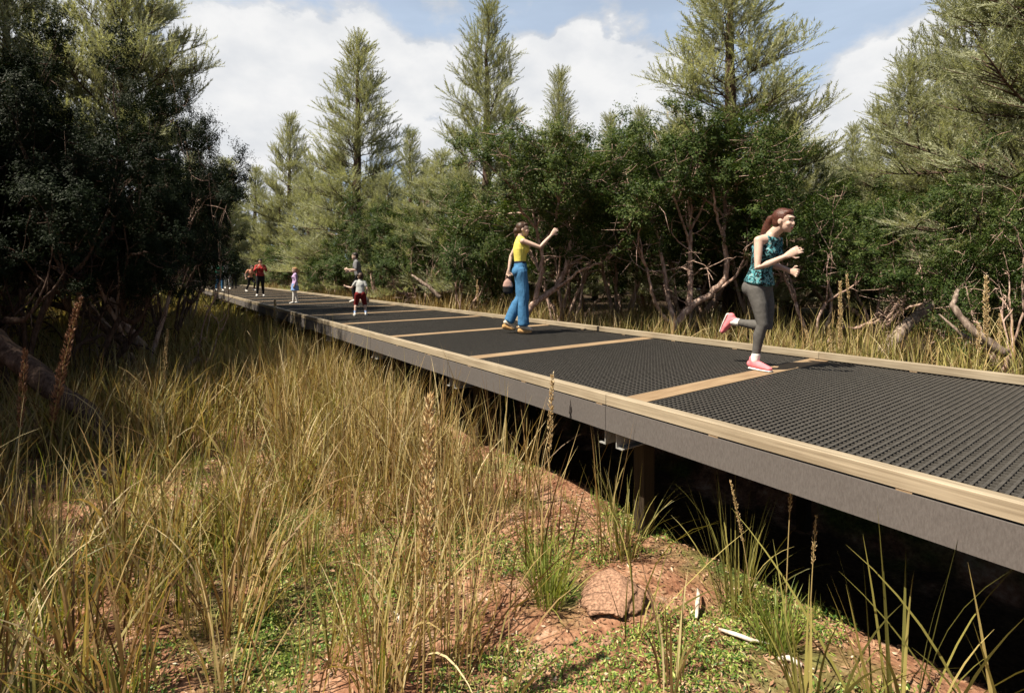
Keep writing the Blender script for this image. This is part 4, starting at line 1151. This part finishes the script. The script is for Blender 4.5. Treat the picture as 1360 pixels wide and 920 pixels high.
V3 = lambda *a: np.array(a, float)
STAND = dict(pelvis=V3(0,0,.93), waist=V3(0.005,0,1.07), chest=V3(0,0,1.26), neck=V3(-.015,0,1.44), head=V3(.015,0,1.585),
             sh=(V3(-.01,.165,1.385), V3(-.01,-.165,1.385)), el=(V3(-.03,.20,1.11), V3(-.03,-.20,1.11)), wr=(V3(.04,.20,.87), V3(.04,-.20,.87)),
             hip=(V3(0,.088,.90), V3(0,-.088,.90)), kn=(V3(.02,.095,.49), V3(.02,-.095,.49)), an=(V3(-.02,.095,.09), V3(-.02,-.095,.09)),
             foot=(V3(1,.15,0), V3(1,-.15,0)), look=V3(1,0,0), hand=(None, None), curl=(0.5, 0.5))

class Figure:
    def __init__(s, pose, fem=True, head=1.0, girth=1.0):
        s.p = dict(STAND); s.p.update(pose); s.fem = fem; s.hs = head; s.g = girth
    def spine(s):
        p = s.p
        return [p['pelvis']-V3(0,0,.085), p['pelvis'], p['pelvis']*.5+p['waist']*.5, p['waist'], p['waist']*.5+p['chest']*.5, p['chest'], p['chest']*.45+p['neck']*.55, p['neck']-V3(0,0,.015)]
    def torso(s, infl=0.0, i0=0, i1=8):
        f = s.fem; g = s.g
        r = [(.13,.10),(.165,.118),(.15,.105),(.118,.086) if f else (.14,.10),(.132,.098),(.152,.112),(.15,.092),(.085,.06)]
        r = [(a*g+infl, b*g+infl) for a, b in r]
        sp = s.spine()
        side = s.p['hip'][0]-s.p['hip'][1]
        out = [capsule(sp[i0:i1], r[i0:i1], 22, side, 1.0 if i0 == 0 else 0.35, 1.0)]
        if i1 > 6 and f:
            fw = np.cross(side/np.linalg.norm(side), (sp[5]-sp[4])/np.linalg.norm(sp[5]-sp[4]))
            for q in (1, -1):
                out.append(ellipsoid(s.p['chest']+fw*(.075)+side/np.linalg.norm(side)*.062*q+V3(0,0,.01), (.055+infl,.06+infl,.06+infl)))
        if i0 == 0:
            for q in (0, 1): out.append(ellipsoid(s.p['hip'][q]+V3(-.045,0,.01), (.085*g+infl,.085*g+infl,.095*g+infl)))
        return out
    def yoke(s, infl=0.0):
        p = s.p; o = []
        for q in (0, 1):
            o.append(capsule([p['neck']*.75+p['chest']*.25, p['sh'][q]*.55+p['neck']*.45-V3(0,0,.02), p['sh'][q]], [.06+infl, .056+infl, .052*s.g+infl], 14))
        return o
    def leg(s, q, t1=1.0, prof=None, infl=0.0):
        h, k, a = s.p['hip'][q], s.p['kn'][q], s.p['an'][q]; g = s.g
        fw = V3(1, 0, 0)
        pts = [h, h*.55+k*.45+fw*.012, k, k*.7+a*.3-fw*.014, k*.4+a*.6-fw*.006, a]; tt = [0, .23, .5, .65, .8, 1.0]
        r = [.092, .080, .056, .057, .043, .035]
        pts, r = s.cut(pts, [x*g for x in r], tt, t1)
        if prof is not None: r = [np.interp(t, [0, 1], [0, 0])+np.interp(t, np.linspace(0, 1, len(prof)), prof) for t in np.linspace(0, t1, len(r))]
        return capsule(pts, [x+infl for x in r], 16, None, 1.0, 1.0 if infl == 0 and prof is None else 0.3)
    @staticmethod
    def cut(pts, r, tt, t1):
        if t1 >= 1: return pts, r
        P = [p for p, t in zip(pts, tt) if t < t1-.02]; Q = [x for x, t in zip(r, tt) if t < t1-.02]
        P.append(V3(*[np.interp(t1, tt, [p[i] for p in pts]) for i in range(3)])); Q.append(float(np.interp(t1, tt, r)))
        return P, Q
    def arm(s, q, t1=1.0, infl=0.0):
        a, e, w = s.p['sh'][q], s.p['el'][q], s.p['wr'][q]; g = s.g
        pts = [a, a*.55+e*.45, e, e*.65+w*.35, w]; tt = [0, .25, .5, .68, 1.0]
        r = [.050*g, .043*g, .035*g, .036*g, .0245*g]
        pts, r = s.cut(pts, r, tt, t1)
        return capsule(pts, [x+infl for x in r], 14, None, 1.0, 1.0 if infl == 0 else 0.3)
    def hand(s, q, fine=True):
        w, e = s.p['wr'][q], s.p['el'][q]
        d = s.p['hand'][q] if s.p['hand'][q] is not None else (w-e)
        d = d/np.linalg.norm(d)
        inn = V3(0, -1 if q == 0 else 1, 0)                     # palm faces the body
        n = inn-d*np.dot(inn, d); n /= np.linalg.norm(n)
        lat = np.cross(n, d)*(1 if q == 0 else -1)              # towards the thumb
        if lat[0]*1.0+lat[2]*0.5 < 0: lat = -lat
        o = [capsule([w-d*.01, w+d*.03, w+d*.085], [(.026,.02), (.036,.017), (.038,.014)], 14, lat)]
        c = s.p['curl'][q]
        rr = .0088 if fine else .012
        for k, (off, L) in enumerate(((.030,.068), (.010,.076), (-.011,.070), (-.031,.054))):
            b = w+d*(.086-.004*abs(k-1.2))+lat*off
            d1 = d*math.cos(c*.8)+n*math.sin(c*.8)+lat*off*3.5; d1 /= np.linalg.norm(d1)
            d2 = d*math.cos(c*1.9)+n*math.sin(c*1.9)+lat*off*2; d2 /= np.linalg.norm(d2)
            o.append(capsule([b-d*.02, b+d1*L*.5, b+d1*L*.5+d2*L*.5], [rr, rr*.95, rr*.8], 10))
        b = w+d*.03+lat*.03
        t1 = d*.6+lat*.75+n*.25; t1 /= np.linalg.norm(t1)
        t2 = d*.9+lat*.2+n*.4; t2 /= np.linalg.norm(t2)
        o.append(capsule([b-lat*.012, b+t1*.035, b+t1*.035+t2*.03], [rr*1.3, rr*1.1, rr*.9], 10))
        return o
    def hframe(s):
        f = s.p['look']/np.linalg.norm(s.p['look'])
        l = np.cross(V3(0,0,1), f); l /= np.linalg.norm(l); u = np.cross(f, l)
        return np.stack([f, l, u], 1)                           # columns
    def H(s, *v): return s.p['head']+s.hframe()@(V3(*v)*s.hs)
    def headshapes(s):
        Rm = s.hframe(); k = s.hs
        E = lambda c, r: ellipsoid(s.H(*c), V3(*r)*k, Rm)
        o = [E((-.012,0,.028), (.099,.076,.098)), E((.030,0,-.035), (.062,.060,.072)),
             capsule([s.H(.02,0,-.06), s.H(.058,0,-.088)], [(.050*k,.036*k), (.026*k,.024*k)], 14, Rm[:, 1]),
             E((.062,.034,-.022), (.028,.026,.026)), E((.062,-.034,-.022), (.028,.026,.026)),
             capsule([s.H(.084,0,.022), s.H(.098,0,-.010), s.H(.102,0,-.022)], [.009*k, .0105*k, .0115*k], 10),
             E((.079,0,.043), (.020,.046,.012)),
             E((.085,0,-.056), (.014,.023,.008)), E((.083,0,-.066), (.013,.020,.008)),
             E((-.004,.077,-.004), (.020,.010,.032)), E((-.004,-.077,-.004), (.020,.010,.032))]
        nk = s.p['neck']
        o.append(capsule([nk*.85+s.p['chest']*.15, nk, s.H(-.022,0,-.045)], [.072*s.g, .054, .052], 16))
        return o

def mk_person(label, loc, rz, fig, scale, mats, clothes, hair, voxel=0.008, group=None, fine=True):
    root = empty('person', loc, rz); root.scale = (scale,)*3
    tag(root, label, 'person', group)
    sh = fig.torso()+fig.yoke()+fig.headshapes()
    for q in (0, 1):
        sh += [fig.leg(q), fig.arm(q)]+fig.hand(q, fine)
        a = fig.p['an'][q]; f = fig.p['foot'][q]/np.linalg.norm(fig.p['foot'][q])
        dn = np.cross(f, np.cross(V3(0,0,-1), f)); dn = dn/np.linalg.norm(dn) if np.linalg.norm(dn) > .05 else V3(0,0,-1)
        if f[2] < -0.8: dn = V3(-1, 0, 0)-f*np.dot(V3(-1, 0, 0), f); dn /= np.linalg.norm(dn)
        sh.append(capsule([a+dn*.03-f*.03, a+dn*.045+f*.05, a+dn*.06+f*.13], [(.03,.035), (.034,.03), (.034,.018)], 14, np.cross(dn, f)))
    body = fuse(sh, voxel, 'body', [mats['skin'], M['lips'], M['eye']])
    n = len(body.polygons); ce = np.empty(n*3, np.float32); body.polygons.foreach_get('center', ce); ce = ce.reshape(-1, 3)
    mi = np.zeros(n, np.int32)
    d = np.linalg.norm((ce-fig.H(.094,0,-.061))@fig.hframe()/np.array([.02,.024,.011])/fig.hs, axis=1); mi[d < 1] = 1
    for q in (1, -1):
        d = np.linalg.norm((ce-fig.H(.083,.033*q,.016))@fig.hframe()/np.array([.03,.016,.0065])/fig.hs, axis=1); pass
        d = np.linalg.norm((ce-fig.H(.083,.033*q,.017))@fig.hframe()/np.array([.03,.010,.0095])/fig.hs, axis=1); mi[d < 1] = 2
        d = np.linalg.norm((ce-fig.H(.084,.033*q,.036))@fig.hframe()/np.array([.03,.020,.003])/fig.hs, axis=1); mi[d < 1] = 2
    body.polygons.foreach_set('material_index', mi)
    link('body', body, root)
    for i, (nm, shapes, mat, fold) in enumerate(clothes(fig)):
        o = link(nm, fuse(shapes, max(voxel, .008), nm, [mat], 1 if fold == 0 else 2, fold, i*7+3), root)
    hs = hair(fig)
    if hs: link('hair', fuse(hs, max(voxel, .008), 'hair', [mats['hair']], 1, .004, 5), root)
    return root

def shoe(fig, q, mat, sole, root_list, wedge=0.0, hi=0.0):
    """trainer: upper and sole as closed lofts"""
    a = fig.p['an'][q]; f = fig.p['foot'][q]/np.linalg.norm(fig.p['foot'][q])
    dn = np.cross(f, np.cross(V3(0,0,-1), f)); dn = dn/np.linalg.norm(dn) if np.linalg.norm(dn) > .05 else V3(0,0,-1)
    if f[2] < -0.8: dn = V3(-1, 0, 0)-f*np.dot(V3(-1, 0, 0), f); dn /= np.linalg.norm(dn)
    lat = np.cross(dn, f)
    up = [capsule([a+dn*.038-f*.045, a+dn*.030+f*.0, a+dn*.046+f*.075, a+dn*.060+f*.155], [(.036,.038), (.041,.048), (.044,.036), (.036,.021)], 16, lat),
          capsule([a+dn*.02-f*.012, a-dn*.012-f*.014], [.043, .041], 14)]
    so = [capsule([a+dn*.078-f*.05, a+dn*.080+f*.05, a+dn*.080+f*.165], [(.040,.012), (.044,.012), (.036,.011)], 16, lat)]
    root_list.append(('shoe', up, mat, 0.0)); root_list.append(('sole', so, sole, 0.0))

def fabric(name, col, var=0.12, rough=0.8, bump=0.3):
    return plain(name, col, rough, 0.15, var, 30, 0.0, bump)
M['skin'] = plain('fair_skin', (0.54, 0.385, 0.31), 0.5, 0.35, 0.05, 20, 0.12)
M['skin_tan'] = plain('tan_skin', (0.42, 0.26, 0.18), 0.5, 0.35, 0.05, 20, 0.1)
M['lips'] = plain('lips', (0.42, 0.15, 0.13), 0.4, 0.4, 0.05)
M['eye'] = plain('dark_eye', (0.03, 0.018, 0.012), 0.3, 0.5, 0.05)
M['eye_white'] = plain('eye_white', (0.6, 0.55, 0.5), 0.3, 0.5, 0.03)
M['hair_red'] = plain('auburn_hair', (0.075, 0.024, 0.014), 0.5, 0.4, 0.35, 60, 0, 0.5)
M['hair_brown'] = plain('brown_hair', (0.055, 0.028, 0.016), 0.5, 0.4, 0.35, 60, 0, 0.5)
M['hair_dark'] = plain('dark_hair', (0.018, 0.012, 0.01), 0.5, 0.4, 0.3, 60, 0, 0.5)
M['hair_fair'] = plain('fair_hair', (0.42, 0.23, 0.11), 0.5, 0.4, 0.25, 60, 0, 0.5)
M['yellow'] = fabric('yellow_fabric', (0.68, 0.61, 0.13), .06)
M['denim'] = fabric('blue_fabric', (0.055, 0.165, 0.32), .14)
M['belt'] = fabric('navy_belt', (0.015, 0.02, 0.04))
M['leggings'] = fabric('charcoal_leggings', (0.10, 0.095, 0.09), .15)
M['pink'] = fabric('pink_mesh', (0.82, 0.22, 0.25), .1)
M['white'] = fabric('white_fabric', (0.72, 0.70, 0.67), .05)
M['cream'] = fabric('cream_leather', (0.70, 0.62, 0.50), .08)
M['cork'] = fabric('cork_wedge', (0.50, 0.29, 0.12), .25)
M['grey'] = fabric('light_grey_fabric', (0.42, 0.43, 0.42), .08)
M['midgrey'] = fabric('mid_grey_fabric', (0.17, 0.17, 0.18), .1)
M['maroon'] = fabric('dark_red_fabric', (0.16, 0.018, 0.018), .15)
M['red'] = fabric('red_fabric', (0.36, 0.045, 0.04), .15)
M['black'] = fabric('black_fabric', (0.018, 0.018, 0.02), .15)
M['lilac'] = fabric('lilac_fabric', (0.50, 0.36, 0.58), .15)
M['skyblue'] = fabric('pale_blue_fabric', (0.20, 0.32, 0.60), .15)
M['teal'] = fabric('green_fabric', (0.03, 0.22, 0.14), .15)
M['peach'] = fabric('peach_fabric', (0.62, 0.30, 0.20), .2)
M['bagpink'] = fabric('dusty_pink_leather', (0.42, 0.27, 0.23), .1)
def pattern_mat():
    m, nt, out = newmat('patterned_top')
    tc = nt.nodes.new('ShaderNodeTexCoord')
    n1 = node(nt, 'ShaderNodeTexNoise', Scale=30.0, Detail=3.0, Distortion=1.6); nt.links.new(tc.outputs['Object'], n1.inputs['Vector'])
    r = ramp(nt, [(0.0, (0.012, 0.012, 0.014)), (0.47, (0.012, 0.014, 0.016)), (0.53, (0.05, 0.20, 0.23)), (0.60, (0.10, 0.33, 0.37)), (0.68, (0.30, 0.33, 0.32))], n1.outputs[0])
    b = bsdf(nt, out, r.outputs[0], 0.75, 0.15); return m
M['pattern'] = pattern_mat()

def skullcap(fig, full=1.0):
    Rm = fig.hframe(); k = fig.hs
    o = [ellipsoid(fig.H(-.026,0,.044), V3(.099,.084,.096)*k, Rm), ellipsoid(fig.H(-.048,0,-.005), V3(.066,.078,.075)*k, Rm), ellipsoid(fig.H(.028,0,.092), V3(.055,.062,.036)*k, Rm)]
    return o

# --- the running woman
def run_clothes(f):
    L = []
    L.append(('leggings', f.torso(.004, 0, 3)+[f.leg(0, .93, None, .004), f.leg(1, .93, None, .004)], M['leggings'], .0012))
    side = f.p['hip'][0]-f.p['hip'][1]
    top = f.torso(.012, 2, 7)
    sp = f.spine()
    top.append(capsule([sp[1]+V3(.0,0,.03), sp[2], sp[3]], [(.175,.135), (.16,.118), (.13,.098)], 22, side, .3))
    for q in (0, 1):
        a = f.p['sh'][q]; c = f.p['chest']; nk = f.p['neck']
        s1 = a*.62+nk*.38
        top.append(capsule([c*.5+a*.5+V3(.085,0,-.03), s1+V3(.05,0,.012), s1+V3(-.02,0,.03), c*.55+a*.45+V3(-.085,0,.0)], [.022, .016, .016, .022], 10))
    L.append(('tank_top', top, M['pattern'], .003))
    for q in (0, 1):
        a = f.p['an'][q]; k = f.p['kn'][q]
        L.append(('sock', [capsule([a*.82+k*.18, a*1.0+k*.0], [.041, .043], 14)], M['white'], 0))
        shoe(f, q, M['pink'], M['white'], L)
    return L
def run_hair(f):
    o = skullcap(f)
    o.append(capsule([f.H(-.10,0,.055), f.H(-.15,0,.03), f.H(-.185,.0,-.06), f.H(-.215,.0,-.17), f.H(-.25,0,-.27)], [.024, .032, .036, .030, .010], 12))
    return o
run_pose = (dict(pelvis=V3(.01,0,.835), waist=V3(.025,0,.985), chest=V3(.07,0,1.165), neck=V3(.135,0,1.335), head=V3(.255,-.01,1.455), look=V3(1,-.10,-.10),
    sh=(V3(.13,.155,1.265), V3(.085,-.165,1.275)), el=(V3(-.01,.25,1.06), V3(.10,-.225,1.005)), wr=(V3(.22,.19,.985), V3(.345,-.17,1.12)),
    hip=(V3(.015,.085,.80), V3(.005,-.085,.80)), kn=(V3(.05,.09,.42), V3(.085,-.085,.455)), an=(V3(-.315,.10,.445), V3(.005,-.08,.092)),
    foot=(V3(-.40,.05,-.9), V3(1,-.12,0)), hand=(V3(.9,-.2,-.25), V3(.85,.15,.5)), curl=(.75, .55)))
run = Figure(run_pose, True, 0.94, 0.88)
mk_person('woman running in a patterned tank top, charcoal leggings and pink shoes', (2.47, 5.10, DECK_Z+.003), math.atan2(-.811, .584)+.05, run, 1.0,
          dict(skin=M['skin'], hair=M['hair_red']), run_clothes, run_hair, 0.0065)

# --- the woman in yellow
def yel_clothes(f):
    L = []
    L.append(('top', f.torso(.016, 3, 8)+f.yoke(.010)[:0]+[capsule([f.p['sh'][q]*.75+f.p['neck']*.25, f.p['neck']*.6+f.p['chest']*.4], [.058, .066], 12) for q in (0, 1)], M['yellow'], .006))
    L.append(('trousers', f.torso(.010, 0, 4)+[f.leg(0, 1.0, [.100, .088, .086, .086, .080]), f.leg(1, 1.0, [.100, .088, .086, .088, .086])], M['denim'], .013))
    side = f.p['hip'][0]-f.p['hip'][1]; w = f.p['waist']
    L.append(('belt', [capsule([w-V3(0,0,.03), w], [(.128,.100), (.126,.098)], 22, side, .12, .12)], M['belt'], 0))
    for q in (0, 1):
        a = f.p['an'][q]; ft = f.p['foot'][q]/np.linalg.norm(f.p['foot'][q]); lat = np.cross(V3(0,0,1), ft); lat /= np.linalg.norm(lat); up = np.cross(ft, lat)
        L.append(('shoe', [capsule([a-up*.035-ft*.05, a-up*.04+ft*.03, a-up*.058+ft*.12], [(.036,.036), (.04,.036), (.036,.022)], 14, lat), capsule([a-up*.02, a+up*.03], [.042, .04], 12)], M['cream'], 0))
        L.append(('wedge', [capsule([a-up*.105-ft*.05, a-up*.108+ft*.0, a-up*.108+ft*.06, a-up*.098+ft*.13], [(.036,.042), (.037,.036), (.038,.024), (.034,.014)], 14, lat)], M['cork'], 0))
    return L
def yel_hair(f):
    o = skullcap(f)
    o.append(ellipsoid(f.H(-.118,0,-.02), V3(.042,.045,.05), f.hframe()))
    o.append(capsule([f.H(-.11,0,-.04), f.H(-.115,0,-.10), f.H(-.11,0,-.16)], [.035, .032, .012], 10))
    return o
U = V3(0,0,.075)
yel = Figure(dict(pelvis=V3(0,0,.93)+U, waist=V3(.0,0,1.07)+U, chest=V3(0,0,1.26)+U, neck=V3(.0,0,1.435)+U, head=V3(.045,0,1.575)+U, look=V3(1,-.12,-.03),
    sh=(V3(-.01,.16,1.385)+U, V3(.03,-.16,1.385)+U), el=(V3(-.13,.22,1.16)+U, V3(.295,-.19,1.29)+U), wr=(V3(-.17,.17,.93)+U, V3(.485,-.15,1.485)+U),
    hip=(V3(0,.088,.90)+U, V3(0,-.088,.90)+U), kn=(V3(.02,.085,.50)+U, V3(.055,-.085,.50)+U), an=(V3(-.17,.085,.19), V3(.05,-.08,.15)),
    foot=(V3(.93,.1,-.32), V3(1,-.12,-.12)), hand=(V3(-.1,0,-1), V3(.62,.1,.75)), curl=(1.2, .45)), True, 0.93, 0.88)
mk_person('woman in a yellow top and wide blue trousers reaching up to a branch', (0.13, 8.10, DECK_Z+.004), R(4), yel, 1.0,
          dict(skin=M['skin'], hair=M['hair_brown']), yel_clothes, yel_hair, 0.0075)
def handbag():
    root = empty('handbag', (0.13-.195, 8.10+.15, DECK_Z+.645), R(4)); root.scale = (.8, .8, .8)
    tag(root, 'dusty pink and black handbag held low behind the woman in yellow', 'handbag')
    V, F, caps = capsule([V3(0,0,.02), V3(0,0,.12)], [(.10,.045), (.105,.05)], 18, V3(1,0,0))
    link('pouch', fuse([(V, F, caps)], .008, 'pouch', [M['black']], 1, .004, 2), root)
    link('flap', fuse([capsule([V3(0,0,.135), V3(0,0,.22), V3(.005,0,.27)], [(.11,.055), (.085,.045), (.04,.03)], 18, V3(1,0,0))], .008, 'flap', [M['bagpink']], 1, .004, 3), root)
    mb = MB(); mb.tube([V3(-.06,0,.24), V3(-.03,0,.34), V3(.02,0,.40), V3(.05,0,.34), V3(.06,0,.24)], [.008]*5, 8); mb.build('strap', [M['bagpink']], root, True)
handbag()

# --- smaller figures
def simple_clothes(topm, botm, shoem, sleeve=.3, bot=.95, wide=0.0, skirt=None, legm=None, solem=None):
    def fn(f):
        L = []
        side = f.p['hip'][0]-f.p['hip'][1]
        sp = f.spine()
        L.append(('top', f.torso(.014, 2, 8)+f.yoke(.012)+[capsule([sp[1]+V3(0,0,.02), sp[3]], [(.18,.135), (.15,.11)], 20, side, .4)]+[f.arm(q, sleeve, .014) for q in (0, 1)], M[topm], .006))
        if skirt:
            L.append(('skirt', [capsule([sp[3]-V3(0,0,.02), sp[1], sp[1]-V3(0,0,.20), sp[1]-V3(0,0,.30)], [(.135,.11), (.185,.145), (.205,.17), (.22,.19)], 22, side, .3, .15)], M[skirt], .012))
            L.append(('tights', f.torso(.004, 0, 3)+[f.leg(q, .97, None, .006) for q in (0, 1)], M[legm], .002))
        else:
            L.append(('trousers', f.torso(.008, 0, 4)+[f.leg(q, bot, None, .010+wide) for q in (0, 1)], M[botm], .005))
        for q in (0, 1): shoe(f, q, M[shoem], M[solem or 'white'], L)
        return L
    return fn
def short_hair(f): return skullcap(f)
def long_hair(f): return skullcap(f)+[capsule([f.H(-.07,0,.0), f.H(-.085,0,-.12), f.H(-.085,0,-.24)], [(.075,.05), (.08,.04), (.06,.025)], 14, f.hframe()[:, 1])]
def tail_hair(f): return skullcap(f)+[capsule([f.H(-.10,0,.05), f.H(-.15,0,.0), f.H(-.16,0,-.13)], [.03, .035, .015], 12)]
HD = math.atan2(.811, -.584)
boy = Figure(dict(pelvis=V3(-.02,0,.86), waist=V3(.0,0,1.0), chest=V3(.05,0,1.19), neck=V3(.08,0,1.37), head=V3(.12,0,1.52), look=V3(1,.2,-.1),
    sh=(V3(.06,.16,1.315), V3(.05,-.16,1.315)), el=(V3(.12,.33,1.09), V3(-.02,-.27,1.06)), wr=(V3(.20,.52,1.14), V3(.10,-.24,.86)),
    hip=(V3(-.02,.09,.83), V3(-.02,-.09,.83)), kn=(V3(.10,.16,.46), V3(.08,-.17,.46)), an=(V3(-.02,.20,.09), V3(-.03,-.22,.09)), foot=(V3(1,.3,0), V3(1,-.3,0))), False, 1.22, 1.08)
def boy_clothes(f):
    L = simple_clothes('grey', 'maroon', 'white', .32, .56, .016)(f)
    for q in (0, 1):
        a, k = f.p['an'][q], f.p['kn'][q]
        L.append(('sock', [capsule([a*.72+k*.28, a], [.047, .046], 12)], M['skyblue'], 0))
    return L
mk_person('boy in a light grey shirt and dark red shorts standing with legs apart', (-3.45, 11.55, DECK_Z+.003), HD-.35, boy, .575, dict(skin=M['skin'], hair=M['hair_brown']), boy_clothes, short_hair, .010, None, False)
adult = Figure(dict(pelvis=V3(-.04,0,.86), waist=V3(.0,0,1.0), chest=V3(.04,0,1.19), neck=V3(.06,0,1.37), head=V3(.10,0,1.515), look=V3(1,.1,-.2),
    sh=(V3(.04,.17,1.315), V3(.04,-.17,1.315)), el=(V3(.06,.23,1.06), V3(.06,-.24,1.06)), wr=(V3(.30,.18,1.08), V3(.28,-.16,1.02)),
    hip=(V3(-.04,.09,.83), V3(-.04,-.09,.83)), kn=(V3(.16,.10,.47), V3(.02,-.10,.45)), an=(V3(.10,.10,.09), V3(-.25,-.10,.12))), False, 1.0, 1.08)
mk_person('adult in a grey shirt and black trousers behind the boy in red shorts', (-5.15, 17.0, DECK_Z+.003), R(195), adult, 1.0, dict(skin=M['skin'], hair=M['hair_dark']), simple_clothes('midgrey', 'black', 'white', .45), short_hair, .012, None, False)
girl = Figure(dict(el=(V3(-.05,.21,1.12), V3(.02,-.22,1.11)), wr=(V3(.02,.22,.88), V3(.12,-.2,.92)), look=V3(1,.2,-.05), kn=(V3(.05,.09,.49), V3(-.02,-.09,.49)), an=(V3(.08,.10,.09), V3(-.10,-.09,.09))), True, 1.18, 1.05)
mk_person('girl in a lilac top, pale blue skirt and white tights', (-6.92, 16.2, DECK_Z+.003), R(205), girl, .66, dict(skin=M['skin'], hair=M['hair_fair']), simple_clothes('lilac', None, 'white', .9, skirt='skyblue', legm='white'), tail_hair, .012, None, False)
redw = Figure(dict(el=(V3(.10,.25,1.16), V3(.10,-.25,1.16)), wr=(V3(.20,.10,1.36), V3(.20,-.10,1.36)), hand=(V3(.3,-.3,.8), V3(.3,.3,.8)), look=V3(1,0,-.1), kn=(V3(.02,.10,.49), V3(.02,-.10,.49)), an=(V3(-.02,.13,.09), V3(-.02,-.13,.09))), True)
mk_person('woman in a red top and dark jeans with both hands raised to her face', (-10.55, 21.3, DECK_Z+.003), R(-62), redw, .91, dict(skin=M['skin_tan'], hair=M['hair_dark']), simple_clothes('red', 'black', 'white', .8), long_hair, .013, None, False)
kid = Figure(dict(chest=V3(.06,0,1.25), neck=V3(.10,0,1.42), head=V3(.16,0,1.56), el=(V3(.15,.26,1.12), V3(-.15,-.24,1.14)), wr=(V3(.36,.2,1.18), V3(-.10,-.26,.92)),
    kn=(V3(.30,.09,.58), V3(-.02,-.09,.48)), an=(V3(.22,.10,.18), V3(-.25,-.09,.12))), True, 1.15)
mk_person('child in a peach top and black leggings near the far end of the boardwalk', (-13.55, 26.3, DECK_Z+.003), R(-20), kid, .80, dict(skin=M['skin'], hair=M['hair_dark']), simple_clothes('peach', 'black', 'white', .4), tail_hair, .014, None, False)
walk = dict(kn=(V3(.14,.09,.50), V3(-.02,-.09,.49)), an=(V3(.16,.09,.09), V3(-.24,-.09,.12)), el=(V3(-.12,.2,1.13), V3(.05,-.21,1.12)), wr=(V3(-.05,.2,.9), V3(.2,-.19,.93)))
mk_person('person in a green top and blue jeans at the far end of the boardwalk', (-16.0, 27.8, DECK_Z+.003), R(-40), Figure(walk, True), .95, dict(skin=M['skin'], hair=M['hair_brown']), simple_clothes('teal', 'denim', 'white', .8), long_hair, .014, None, False)
mk_person('person in grey trousers and a grey jacket at the far end of the boardwalk', (-17.35, 31.0, DECK_Z+.003), R(-55), Figure(walk, False), 1.0, dict(skin=M['skin'], hair=M['hair_brown']), simple_clothes('midgrey', 'grey', 'white', .95), short_hair, .014, None, False)
mk_person('person in black clothes close beside the one in grey trousers', (-17.6, 32.2, DECK_Z+.003), R(120), Figure(dict(), False), .98, dict(skin=M['skin_tan'], hair=M['hair_dark']), simple_clothes('black', 'black', 'black', .95, solem='black'), short_hair, .014, None, False)
